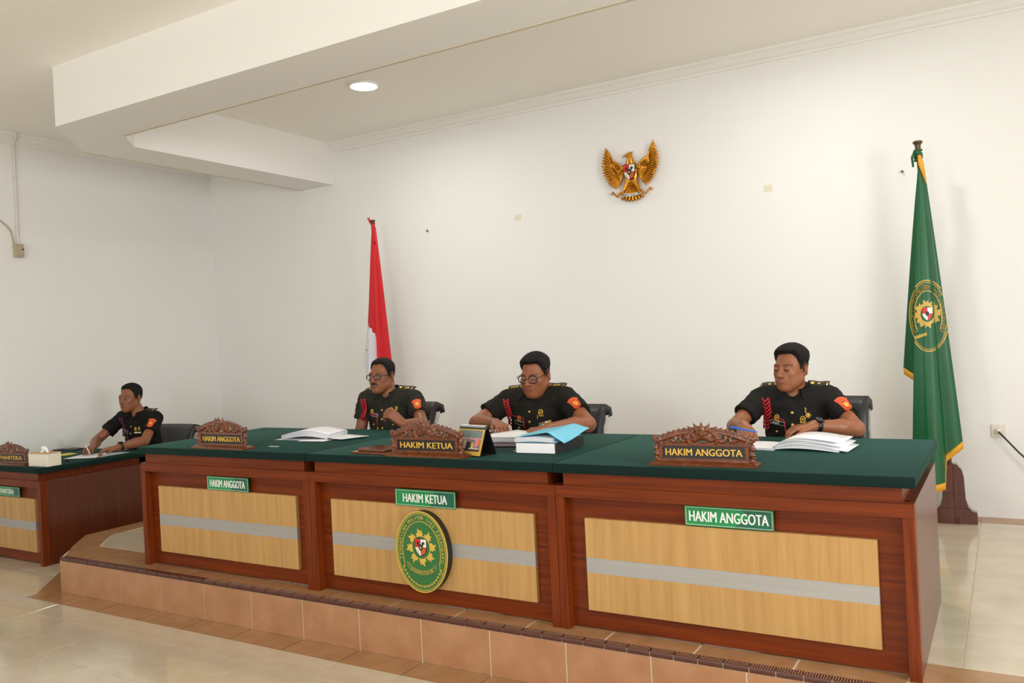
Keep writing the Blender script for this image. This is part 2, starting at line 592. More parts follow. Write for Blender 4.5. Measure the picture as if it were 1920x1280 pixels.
def crown(name, axis, a0, a1, pos, sgn):
    prof = [(0, 3.245), (0.012, 3.245), (0.014, 3.262), (0.03, 3.275), (0.05, 3.305), (0.066, 3.318), (0.07, 3.335), (0, 3.335)]
    mb = MB()
    if axis == 'x':
        mb.prism([(pos - sgn * p, z) for p, z in prof], a0, a1, 'x')
    else:
        mb.prism([(pos + sgn * p, z) for p, z in prof], a0, a1, 'y')
    return struct(name, mb, M['trim'])
crown('trim_3', 'x', -0.9155, XR, YW, 1)
crown('trim_4', 'y', YF, YW, XL, 1)
crown('trim_5', 'x', XL, -1.33, YW, 1)

# lower floor: grout bed with single tiles
floor = structure(MB().box(XL - .15, XR + .15, YF - .15, YW + .15, ZL - 0.15, ZL - 0.004).build('floor', M['grout']))
G = 0.0032
tile_cache = {}
def tile(parent, x0, x1, y0, y1, z0, z1, m, name='tile'):
    key = (round(x1 - x0, 3), round(y1 - y0, 3), round(z1 - z0, 3), m.name)
    if key not in tile_cache:
        w, d, t = (x1 - x0) / 2 - G / 2, (y1 - y0) / 2 - G / 2, z1 - z0
        tile_cache[key] = MB().box(-w, w, -d, d, 0, t).mesh(name, m, bevel=0.0008, seg=1)
    return put(name, tile_cache[key], parent, ((x0 + x1) / 2, (y0 + y1) / 2, z0))
ylines = [-0.262, -0.45] + [-0.45 - 0.4 * k for k in range(1, 5)]
for i in range(-10, 8):
    x0, x1 = TX0 + TP * i, TX0 + TP * (i + 1)
    if x1 < XL:
        continue
    x0 = max(x0, XL)
    for j in range(len(ylines) - 1):
        tile(floor, x0, x1, ylines[j + 1], ylines[j], ZL - .008, ZL, M['floor'])
for i in range(-10, -5):                  # left of the platform the floor goes on under the clerk's desk
    x0, x1 = max(XL, TX0 + TP * i), TX0 + TP * (i + 1)
    for j in range(8):
        tile(floor, x0, x1, -0.262 + 0.4 * j, -0.262 + 0.4 * (j + 1), ZL - .008, ZL, M['floor'])
far = MB()
far.box(XL, XR, YF, -2.05, ZL - .006, ZL)
far.box(TX0 + TP * 8, XR, -2.05, DY, ZL - .006, ZL)
fo = far.build('far_tiles', M['floor'], floor)
fo['kind'] = 'stuff'

# brown border on the lower floor along the dais
def poly_tile(parent, poly, z0, z1, m, name='tile'):
    gx = sum(p[0] for p in poly) / len(poly); gy = sum(p[1] for p in poly) / len(poly)
    q = []
    for x, y in poly:                       # a hair of grout all round
        l = math.hypot(x - gx, y - gy)
        q.append((x - (x - gx) / l * .003, y - (y - gy) / l * .003))
    return MB().prism(q, z0, z1).build(name, m, parent)
sw = 0.162
cx = DXL + DC
k225 = math.tan(math.radians(22.5))
for i in range(-5, 10):
    x0, x1 = TX0 + TP * i, TX0 + TP * (i + 1)
    p = [(x0 + G, DY - sw), (x1 - G, DY - sw), (x1 - G, DY), (x0 + G, DY)]
    if x1 <= cx - sw * k225:
        continue
    if x0 < cx:
        p[0] = (cx - sw * k225, DY - sw); p[3] = (cx, DY)
    poly_tile(floor, p, ZL - .006, ZL + .002, M['strip'])
q = 0.7071 * sw
poly_tile(floor, [(cx - sw * k225, DY - sw), (cx, DY), (DXL, DY + DC), (DXL - q, DY + DC - q)], ZL - .006, ZL + .002, M['strip'])

# dais: core, riser tiles, nosing tiles, top tiles
dais_poly = [(DXL, YW), (DXL, DY + DC), (cx, DY), (XR, DY), (XR, YW)]
e = 0.004
dais = structure(MB().prism([(DXL + e, YW), (DXL + e, DY + DC + e * .4), (cx + e * .4, DY + e), (XR, DY + e), (XR, YW)], ZL - .004, -0.004).build('floor_dais', M['groutlt']))
for i in range(-5, 17):
    x0, x1 = TX0 + TP * i, TX0 + TP * (i + 1)
    x0 = max(x0, cx)
    if x1 <= cx:
        continue
    t = MB().box(x0 + .0034, min(x1, XR) - .0034, DY, DY + .01, ZL + .002, -0.025).build('tile', M['terra'], dais, bevel=0.001, seg=1)
t = MB().prism([(cx - .002, DY), (cx - .002 + .007, DY + .007), (DXL + .007, DY + DC + .007), (DXL, DY + DC)], ZL + .002, -0.012).build('tile', M['terra'], dais)
t = MB().box(DXL, DXL + .01, DY + DC + .003, YW, ZL + .002, -.012).build('tile', M['terra'], dais)
# nosing: short dark tiles with a beaded relief
nose_prof = [(0.0, -0.020), (-0.0015, -0.014), (-0.0015, -0.005), (0.0015, 0.0015), (0.007, 0.003), (0.042, 0.002), (0.044, -0.006), (0.044, -0.020)]
NP = 0.1025
nme = MB().prism([(y, z) for y, z in nose_prof], 0.0022, NP - 0.0022, 'x').mesh('nosing_tile', M['nosing'])
dme = MB()
for r_, yy in enumerate((0.008, 0.020, 0.032)):
    for c_ in range(9):
        dme.sphere((0.010 + c_ * 0.0103, yy, 0.0028), (0.0017, 0.0017, 0.0014), 6)
dme = dme.mesh('beading', M['dot'])   # rows of tiny dots, far too small to pick apart
x = cx
while x < 5.6:
    o = put('nosing_tile', nme, dais, (x, DY, -0.002))
    if x > 0.6:
        put('beading', dme, o)['kind'] = 'stuff'
    x += NP
# top tiles: brown border, cream field
BW = 0.207
for i in range(-5, 12):
    x0, x1 = TX0 + TP * i + 0.17, TX0 + TP * (i + 1) + 0.17
    p = [(max(x0, cx) + G, DY + .046), (x1 - G, DY + .046), (x1 - G, BW - G), (max(x0, cx) + G, BW - G)]
    if x1 <= cx + .3:
        continue
    if x0 < cx + .3:
        p[0] = (cx + .02, DY + .046); p[3] = (-0.795, BW - G)
    poly_tile(dais, p, -.006, 0, M['strip'])
poly_tile(dais, [(cx, DY + .03), (cx + .016, DY + .048), (-0.80, BW), (-0.955, BW + .155), (DXL + .245, BW + .02 - .0 + .09), (DXL + .24, DY + DC - .245)], -.006, 0, M['strip'])
poly_tile(dais, [(DXL + .236, DY + DC - .241), (DXL + .241, BW + .115), (-0.96, BW + .16), (-1.06, BW + .27), (DXL, DY + DC + .14), (DXL, DY + DC)], -.006, 0, M['strip'])
for k in range(6):
    y0 = DY + DC + .144 + k * .4
    poly_tile(dais, [(DXL, y0), (-1.062, y0 + (.0 if k else -.058 + .0)), (-1.062, y0 + .396), (DXL, y0 + .396)], -.006, 0, M['strip'])
poly_tile(dais, [(-0.79, BW + G), (-0.633, BW + G), (-0.633, BW + .39), (-1.058, BW + .39), (-1.058, BW + .27)], -.006, 0, M['floor'])
XD = 4.569
for i in range(-14, 8):
    x0, x1 = XD + 0.4 * i, XD + 0.4 * (i + 1)
    for j in range(7):
        y0, y1 = BW + 0.4 * j - .007, BW + 0.4 * (j + 1) - .007
        y0, y1 = max(y0, BW), min(y1, 2.75)
        if x1 < -0.55 and j == 0:
            continue
        if x1 < -1.0:
            continue
        tile(dais, max(x0, -1.058), x1, y0, y1, -.007, 0, M['floor'])
for i in range(-14, 8):
    x0, x1 = XD + 0.4 * i, XD + 0.4 * (i + 1)
    if x1 > -1.0:
        tile(dais, max(x0, -1.058), x1, 2.752, YW, -.006, .001, M['strip'])

# ceiling lamps
def ceiling_lamp(x, y, label, watts, group=None):
    r = empty('ceiling_lamp', (x, y, ZC))
    tag(r, label, 'ceiling lamp')
    MB().lathe([(0.118, 0.0), (0.120, -0.004), (0.118, -0.014), (0.108, -0.018), (0.102, -0.016)], n=32).build('rim', M['white'], r, smooth='auto')
    MB().lathe([(0.100, -0.012), (0.100, -0.017), (0.07, -0.021), (0.02, -0.0225)], n=32).build('diffuser', M['lampglow'], r, smooth='auto')
    l = area('lamp_light', (x, y, ZC - 0.03), (x, y, 0), 0.2, 0.2, watts, (1.0, 0.985, 0.94), 'DISK', 168)
    return r
ceiling_lamp(0.565, 1.689, 'round white ceiling downlight glowing above the first judge', LAMP_W)
ceiling_lamp(3.704, 1.66, 'round ceiling downlight above the right part of the judges bench', LAMP_W)
ceiling_lamp(6.7, 2.0, 'round ceiling downlight near the right wall of the platform', LAMP_W)
for i, (x, y, pw) in enumerate(((1.2, -2.8, 5), (4.6, -2.8, 7), (1.2, -5.4, 5), (4.6, -5.4, 8))):  # unseen hall lamps, added to brighten the room from the front
    ceiling_lamp(x, y, ['round hall downlight left of and in front of the photographer', 'round hall downlight straight above the photographer',
                        'round hall downlight in the far front corner by the left', 'round hall downlight behind the photographer'][i], pw)

# ---------------------------------------------------------------- desks
def desk(name, x0, x1, y0, z0, label, depth=1.011, top_y1=1.047, tx=None):
    """wooden desk with recessed front, light panels, metal stripe and green covered top; front face on y0"""
    w = x1 - x0
    r = empty(name, (x0, y0, z0))
    tag(r, label, 'desk')
    H = 0.648
    pw = 0.043
    MB().box(0.001, pw, 0, 0.055, 0, H - 0.052).build('front_post', M['mahogv'], r, bevel=0.0015)
    MB().box(w - pw, w - 0.001, 0, 0.055, 0, H - 0.052).build('front_post', M['mahogv'], r, bevel=0.0015)
    MB().box(0.001, w - 0.001, 0, 0.055, H - 0.052, H).build('top_rail', M['mahog'], r, bevel=0.0015)
    MB().box(pw, w - pw, 0.052, 0.070, 0.006, H - 0.04).build('front_panel', M['mahog'], r)
    px0, px1 = 0.128, w - 0.135
    MB().box(px0, px1, 0.030, 0.053, 0.326, 0.502).build('light_panel', M['maple'], r, bevel=0.001)
    MB().box(px0, px1, 0.030, 0.053, 0.090, 0.258).build('light_panel', M['maple'], r, bevel=0.001)
    MB().box(px0, px1, 0.0305, 0.052, 0.258, 0.326).build('metal_stripe', M['steel'], r)
    for xs in ((0.001, 0.02), (w - 0.02, w - 0.001)):
        MB().box(xs[0], xs[1], 0.056, depth, 0, H).build('side_panel', M['mahogs'], r, bevel=0.001)
    MB().box(0.02, w - 0.02, 0.10, depth - 0.02, H - 0.018, H - 0.004).build('shelf', M['mahog'], r)
    MB().box(0.04, w - 0.04, 0.012, depth - 0.05, H - 0.002, 0.708).build('apron', M['mahog'], r)
    a, b_ = tx if tx else (0.0, w)
    top = MB().box(a, b_ - 0.0015, -0.014, top_y1, 0.707, 0.75).build('cloth_top', M['baize'], r, smooth='auto', bevel=0.007, seg=3)
    top['label'] = 'green cloth covered top'
    return r
X1, X2, X3 = 1.4547, 2.9759, 4.45
desk('judge_desk', 0.0, X1, 0.0, 0.0, 'mahogany judge desk with light panels, first from the clerk desk', tx=(-0.008, X1))
desk('judge_desk', X1, X2, 0.0, 0.0, 'middle mahogany judge desk carrying the oval court emblem')
desk('judge_desk', X2, X3, 0.0, 0.0, 'mahogany judge desk nearest the green flag', tx=(0.0, X3 - X2 + 0.01))
desk('clerk_desk', -2.66, -1.57, 0.244, ZL, 'clerk desk on the lower floor against the bare side wall', depth=0.92, top_y1=0.95, tx=(-.01, 1.09 + .02))

# ---------------------------------------------------------------- lettering, signs, emblem
def letters(name, s, parent, x, y, z, height, width, m, depth=0.002, bold=0.012):
    vs, fs = text_mesh(s, height, width, depth, bold)
    mb = MB().add(vs + np.array([x, y, z]), fs)
    return mb.build(name, m, parent)

def rot2(p, a):
    return (p[0] * math.cos(a) - p[1] * math.sin(a), p[0] * math.sin(a) + p[1] * math.cos(a))

def door_sign(text, cx_, z, y, w, h, label, tw, base=None):
    r = empty('sign_plate', (cx_, y, z))
    tag(r, label, 'sign')
    MB().box(-w / 2, w / 2, -0.004, 0, -h / 2, h / 2).build('plate', M['signg'], r, bevel=0.001)
    MB().box(-w / 2 + .01, w / 2 - .01, 0, 0.0235, -h / 2 + .045, h / 2 - .004).build('mounting_pad', M['dark'], r)
    MB().prism([(0.02, -h / 2 + .003), (w / 2 - .004, -h / 2 + .003), (w / 2 - .004, h / 2 - .003), (0.055, h / 2 - .003), (0.085, 0.006)], -0.0048, -0.0038, 'y').build('dark_facet', M['signd'], r)
    b = MB()
    g, t = 0.005, 0.0014
    for a in ((-w / 2 + g, w / 2 - g, -h / 2 + g, -h / 2 + g + t), (-w / 2 + g, w / 2 - g, h / 2 - g - t, h / 2 - g),
              (-w / 2 + g, -w / 2 + g + t, -h / 2 + g, h / 2 - g), (w / 2 - g - t, w / 2 - g, -h / 2 + g, h / 2 - g)):
        b.box(a[0], a[1], -0.0054, -0.004, a[2], a[3])
    b.build('border_line', M['signw'], r)
    letters('lettering', text, r, 0, -0.0056, 0, h * 0.52, tw, M['signw'], 0.0014, 0.016)
    return r
door_sign('HAKIM ANGGOTA', 0.775, 0.545, 0.028, 0.355, 0.083, 'green sign reading HAKIM ANGGOTA on the desk nearest the clerk', 0.30)
door_sign('HAKIM KETUA', 2.222, 0.540, 0.028, 0.375, 0.085, 'green sign reading HAKIM KETUA above the oval emblem', 0.272)
door_sign('HAKIM ANGGOTA', 3.757, 0.548, 0.028, 0.365, 0.083, 'green sign reading HAKIM ANGGOTA on the desk nearest the green flag', 0.325)
door_sign('PANITERA', -2.075, ZL + 0.545, 0.272, 0.352, 0.075, 'green sign reading PANITERA on the clerk desk', 0.20)

def ellipse(rx, rz, n=72, c=(0, 0), a0=0.0, a1=2 * math.pi):
    return [(c[0] + rx * math.cos(a0 + (a1 - a0) * i / n), c[1] + rz * math.sin(a0 + (a1 - a0) * i / n)) for i in range(n)]
def ring(mb, rx, rz, t, y0, y1, n=96, a0=0.0, a1=2 * math.pi):
    m = n if abs(a1 - a0) > 6.2 else n + 1
    P = []
    for i in range(n + 1):
        a = a0 + (a1 - a0) * i / n
        c, s = math.cos(a), math.sin(a)
        P.append([((rx - t) * c, y0, (rz - t) * s), (rx * c, y0, rz * s), (rx * c, y1, rz * s), ((rx - t) * c, y1, (rz - t) * s)])
    mb.grid(P, wrap=True)
    return mb
def arc_text(mb, s, rx, rz, a0, a1, h, y, depth=0.001, bold=0.01):
    """letters upright along an ellipse, from angle a0 to a1 (clockwise when a1 < a0)"""
    n = len(s)
    for i, ch in enumerate(s):
        if ch == ' ':
            continue
        a = a0 + (a1 - a0) * (i + 0.5) / n
        vs, fs = text_mesh(ch, h * (0.25 if ch == '-' else 1.0), None, depth, bold)
        tx, tz = -rx * math.sin(a), rz * math.cos(a)
        if a1 < a0:
            tx, tz = -tx, -tz
        ang = math.atan2(tz, tx)
        c, q = math.cos(ang), math.sin(ang)
        o = np.stack([vs[:, 0] * c - vs[:, 2] * q + rx * math.cos(a), vs[:, 1] + y, vs[:, 0] * q + vs[:, 2] * c + rz * math.sin(a)], 1)
        mb.add(o, fs)
def shield_outline(w, h, n=10):
    p = [(-w / 2, h / 2), (w / 2, h / 2)]
    for i in range(n + 1):
        t = i / n
        p.append((w / 2 * math.cos(t * math.pi / 2) ** 0.7 if t < 1 else 0, h * 0.08 - t * (h * 0.58)))
    for i in range(n - 1, -1, -1):
        t = i / n
        p.append((-w / 2 * math.cos(t * math.pi / 2) ** 0.7, h * 0.08 - t * (h * 0.58)))
    return p
def clip_poly(poly, side):
    """keep the part where side(x, z) >= 0 (linear functional)"""
    out = []
    for i in range(len(poly)):
        a, b = poly[i - 1], poly[i]
        fa, fb = side(*a), side(*b)
        if (fa >= 0) != (fb >= 0):
            t = fa / (fa - fb)
            out.append((a[0] + t * (b[0] - a[0]), a[1] + t * (b[1] - a[1])))
        if fb >= 0:
            out.append(b)
    return out
def star(n, r0, r1, rot=math.pi / 2):
    return [((r0 if i % 2 == 0 else r1) * math.cos(rot + math.pi * i / n), (r0 if i % 2 == 0 else r1) * math.sin(rot + math.pi * i / n)) for i in range(2 * n)]
def build_shield(parent, w, h, y, xform=None, th=0.003):
    """quartered shield: red, white, white, red with a black centre and a gold star"""
    o = shield_outline(w, h)
    def fin(mb, name, m):
        if xform is not None:
            mb.xf(xform)
        return mb.build(name, m, parent)
    sp = MB().prism([(x * 1.1, z * 1.08) for x, z in o], y, y + th, 'y')
    sh = fin(sp, 'shield', M['eblack'])
    for sx, sz, m in ((-1, 1, 'red'), (1, 1, 'signw'), (-1, -1, 'signw'), (1, -1, 'red')):
        p = clip_poly(clip_poly(o, lambda x, z: sx * x - 0.001), lambda x, z: sz * (z - 0.02 * h) - 0.001)
        mb = MB().prism(p, y - th * .3, y + th * .3, 'y')
        if xform is not None:
            mb.xf(xform)
        mb.build('quarter', M[m], sh)
    c = MB().prism([(x * 0.40, z * 0.40) for x, z in o], y - th * .6, y, 'y')
    if xform is not None: c.xf(xform)
    c.build('centre_shield', M['eblack'], sh)
    c = MB().prism(star(5, w * .13, w * .055), y - th * .9, y, 'y')
    if xform is not None: c.xf(xform)
    c.build('star', M['emgold'], sh)
    t = MB()
    for ex, ez, er in ((0.24, 0.30, .085), (0.17, 0.26, .07), (0.31, 0.26, .07), (0.24, 0.24, .07)):
        t.prism([(ex * w + er * w * math.cos(a), ez * h + er * w * math.sin(a)) for a in [i * math.pi / 5 for i in range(10)]], y - th * .55, y, 'y')
    t.prism([(0.225 * w, 0.1 * h), (0.255 * w, 0.1 * h), (0.255 * w, .22 * h), (.225 * w, .22 * h)], y - th * .55, y, 'y')
    if xform is not None: t.xf(xform)
    t.build('tree', M['emgreen'], sh)
    t = MB()
    ring(t, w * .12, h * .12, w * .03, y - th * .55, y, 20)
    t.xf(Matrix.Translation((0.24 * w, 0, -.22 * h)))
    if xform is not None: t.xf(xform)
    t.build('chain', M['emgold'], sh)
    t = MB().prism([(-.36 * w, .16 * h), (-.30 * w, .14 * h), (-.14 * w, .26 * h), (-.1 * w, .34 * h), (-.2 * w, .33 * h), (-.3 * w, .38 * h), (-.33 * w, .3 * h)], y - th * .55, y, 'y')
    if xform is not None: t.xf(xform)
    t.build('bull', M['eblack'], sh)
    t = MB()
    for k in range(4):
        t.prism(ellipse(.03 * w, .055 * h, 10, (-.33 * w + k * .055 * w, -.12 * h - k * .07 * h)), y - th * .55, y, 'y')
    if xform is not None: t.xf(xform)
    t.build('rice_ear', M['emgold'], sh)
    return sh
def flame_ray(a, r0, r1, w):
    """leaf-like flame of the sun emblem, bent sideways with two barbs"""
    pts = [(r0, -w * .55), (r0 + (r1 - r0) * .5, -w * .75), (r0 + (r1 - r0) * .45, -w * .45), (r1 * .98, -w * .55), (r0 + (r1 - r0) * .72, -w * .18), (r1 * 1.06, w * .35),
           (r0 + (r1 - r0) * .55, w * .35), (r0 + (r1 - r0) * .35, w * .72), (r0, w * .55)]
    return [rot2(p, a) for p in pts]
def court_emblem():
    rx, rz = 0.160, 0.203
    r = empty('court_emblem', (2.213, -0.002, 0.281))
    tag(r, 'oval green court emblem with yellow sun on the middle desk front', 'emblem')
    MB().prism(ellipse(rx - .001, rz - .001), -0.006, 0.032, 'y').build('backing', M['eblack'], r)
    disc = MB().prism(ellipse(rx, rz), -0.010, -0.006, 'y').build('disc', M['emgreen'], r)
    ringm = MB(); ring(ringm, rx, rz, 0.006, -0.0125, -0.009)
    ringm.build('rim_line', M['emgold'], r)
    ringm = MB(); ring(ringm, rx - .011, rz - .011, 0.003, -0.0120, -0.009)
    ringm.build('rim_line', M['emgold'], r)
    ringm = MB(); ring(ringm, rx - .042, rz - .050, 0.0028, -0.0120, -0.009, 64, math.radians(-22), math.radians(202))
    for sx in (-1, 1):
        ringm.tube([(sx * .1095, -.0105, -.057), (sx * .108, -.0105, -.075), (sx * .116, -.0105, -.093), (sx * .132, -.0105, -.104)], .0015, 6)
    ringm.build('inner_line', M['emgold'], r)
    t = MB(); arc_text(t, 'PENGADILAN MILITER I-03 PEKANBARU', rx - .0285, rz - .032, math.radians(196), math.radians(-16), 0.0165, -0.0112)
    t.build('lettering', M['emgold'], r)
    for k in range(8):
        a = math.radians(90 + 45 * k + 6)
        MB().prism([(x, z + .022) for x, z in flame_ray(a, .056, .090, .030)], -.0118, -.009, 'y').build('sun_ray', M['emgold'], r)
    MB().prism(ellipse(.056, .058, 40, (0, .022)), -.0122, -.009, 'y').build('sun_disc', M['emgreen'], r)
    rg = MB(); ring(rg, .0575, .0595, .004, -.0126, -.009); rg.xf(Matrix.Translation((0, 0, .022))); rg.build('sun_ring', M['emgold'], r)
    build_shield(r, .068, .084, -.0138, Matrix.Translation((0, 0, .022)))
    # ribbon
    rb = MB()
    P = [[], []]
    for i in range(13):
        x = -.072 + i * .012
        z = -.112 + .020 * (x / .072) ** 2
        P[0].append((x, -.012, z)); P[1].append((x, -.012, z + .018))
    rb.grid(P)
    rib = rb.build('ribbon', M['emgreen'], r, solid=.001)
    ln = MB()
    for row in P:
        ln.tube(row, .0011, 5)
    for sx in (-1, 1):
        ln.tube([(sx * .072, -.012, -.092), (sx * .090, -.012, -.074), (sx * .083, -.012, -.068), (sx * .092, -.012, -.058), (sx * .074, -.012, -.064), (sx * .070, -.012, -.078)], .0011, 5)
    ln.build('ribbon_line', M['emgold'], r)
    t = MB(); 
    for i, ch in enumerate('DHARMMAYUKTI'):
        x = -.061 + i * .0111
        vs, fs = text_mesh(ch, .0105, .0085, .001, .01)
        t.add(vs + np.array([x, -.0128, -.103 + .020 * (x / .072) ** 2]), fs)
    t.build('ribbon_lettering', M['emgold'], r)
    for sx in (-1, 1):
        for k in range(9):
            a = math.radians(-92 + sx * (6 + k * 7.2)) if sx > 0 else math.radians(-88 - (6 + k * 7.2))
            x, z = (rx - .030) * math.cos(a), (rz - .030) * math.sin(a)
            f = MB()
            for q in range(5):
                b = 2 * math.pi * q / 5
                f.prism(ellipse(.0032, .0032, 6, (x + .0036 * math.cos(b), z + .0036 * math.sin(b))), -.0115, -.009, 'y')
            f.build('blossom', M['emgold'], r)
    return r
court_emblem()

# ---------------------------------------------------------------- carved name boards
def carved_crest(w, zb, zt):
    """openwork carving: scrolls, leaf lobes and a lotus; x across, z up, y depth"""
    F = Field((-w / 2 - .03, -.034, zb - .09), (w / 2 + .03, .03, zt + .03), 0.0026)
    H = zt - zb
    def arch(u):       # u 0 at the end, 1 at the lotus
        return zb + .004 + H * (0.20 + 0.50 * math.sin(u * math.pi / 2) ** 1.0)
    F.cap((-w * .40, 0, zb), (w * .40, 0, zb), .008, k=.003)
    for s in (-1, 1):
        prev = None
        for i in range(15):
            u = i / 14
            x = s * (w * .47 - u * (w * .47 - w * .10))
            z = arch(u)
            if prev:
                F.cap(prev, (x, -.004, z - .012), .0085, k=.004)
            prev = (x, -.004, z - .012)
            rr = .0082 if i % 2 else .0066
            F.ell((x + s * .002, -.002, z - .001 + (i % 2) * .004), (rr, .009, rr), k=.002)
        # end volute
        for i in range(12):
            a = i / 11 * 4.6
            rad = .017 - i * .0011
            F.ell((s * (w * .455) + s * rad * math.cos(a), -.008, zb + .014 + rad * math.sin(a)), .0062 * np.ones(3), k=.003)
        F.ell((s * w * .495, -.003, zb + H * .30), (.010, .010, .015), k=.004)
        # inner S scrolls
        for (cx0, cz0, r0, sw_) in ((.30, .012, .020, 1), (.185, .020, .021, -1)):
            pr = None
            for i in range(16):
                a = i / 15 * 5.2 + (0.6 if sw_ > 0 else 2.2)
                rad = r0 * (1 - i / 22)
                p = (s * (w * cx0) + s * sw_ * rad * math.cos(a), -.004 - .006 * (i / 15), zb + .012 + cz0 * .5 + rad * math.sin(a) * .8)
                if pr:
                    F.cap(pr, p, .0058, k=.003)
                pr = p
        F.cap((s * w * .135, -.006, zb + .002), (s * w * .145, -.010, zb + H * .34), .009, .010, k=.004)
        F.cap((s * w * .145, -.010, zb + H * .34), (s * w * .115, -.006, zb + H * .62), .010, .007, k=.005)
        F.ell((s * w * .24, 0, zb + H * .36), (.022, .007, .010), k=.004)
        F.ell((s * w * .36, 0, zb + H * .20), (.020, .007, .009), k=.004)
        F.ell((s * w * .075, -.004, zb + H * .22), (.020, .010, .012), k=.005)
        # side ornaments that run down beside the board
        for i in range(6):
            F.ell((s * (w * .475 + .004 * math.sin(i * 2.1)), -.002 - .004 * (i % 2), zb - .008 - i * .0125), (.011 + .003 * (i % 2), .012, .009), k=.004)
    # lotus
    F.ell((0, -.006, zb + H * .40), (.052, .013, .018), k=.006)
    for a in (-72, -48, -24, 24, 48, 72, 0):
        t = math.radians(a)
        dv = np.array((math.sin(t) * 1.30, 0, math.cos(t) * 1.0 + .10))
        base = np.array((math.sin(t) * .012, -.006 - (.008 if abs(a) < 30 else .0) - (.005 if a == 0 else 0), zb + H * .38))
        Rm = np.array(Matrix.Rotation(t, 3, 'Y'))
        F.ell(base + dv * .024, (.0155, .0085, .028), Rm, k=.0008)
        F.cap(base + dv * .032, base + dv * .060, .0125, .0012, k=.0008)
    return F.skin()
crest_vs, crest_q = carved_crest(0.44, 0.094, 0.176)
crest_me = np_mesh('carved_crest', crest_vs, crest_q, M['teak'])
def name_board(text, loc, rz, label, tw):
    r = empty('name_board', loc, rz)
    tag(r, label, 'name board')
    MB().box(-.235, .235, -.045, .045, 0, .010).add(
        [(-.235, -.045, .010), (.235, -.045, .010), (.235, .045, .010), (-.235, .045, .010), (-.215, -.028, .020), (.215, -.028, .020), (.215, .028, .020), (-.215, .028, .020)],
        [(0, 1, 5, 4), (1, 2, 6, 5), (2, 3, 7, 6), (3, 0, 4, 7), (4, 5, 6, 7)]).build('base', M['teak'], r)
    f = MB()
    for a in ((-.197, .197, .018, .031), (-.197, .197, .083, .098), (-.197, -.180, .031, .083), (.180, .197, .031, .083)):
        f.box(a[0], a[1], -.012, .012, a[2], a[3])
    f.build('frame', M['teak'], r, bevel=.0012)
    MB().box(-.180, .180, -.005, .010, .031, .083).build('black_panel', M['black'], r)
    letters('lettering', text, r, 0, -.0068, .057, .030, tw, M['goldtxt'], .0035, .015)
    put('carved_crest', crest_me, r)
    return r
name_board('HAKIM ANGGOTA', (0.715, 0.052, 0.75), math.radians(-1.5), 'carved wooden name board reading HAKIM ANGGOTA beside the thick paper stack', .335)
name_board('HAKIM KETUA', (2.238, 0.042, 0.75), math.radians(0), 'carved wooden name board reading HAKIM KETUA beside the desk calendar', .325)
nb3 = name_board('HAKIM ANGGOTA', (3.650, 0.080, 0.75), math.radians(2), 'carved wooden name board reading HAKIM ANGGOTA near the judge with the pen', .335)
nb3.scale = (.97, .97, .97)
name_board('PANITERA', (-2.045, 0.300, ZL + .75), math.radians(3), 'dark carved name board reading PANITERA on the clerk desk', .29)

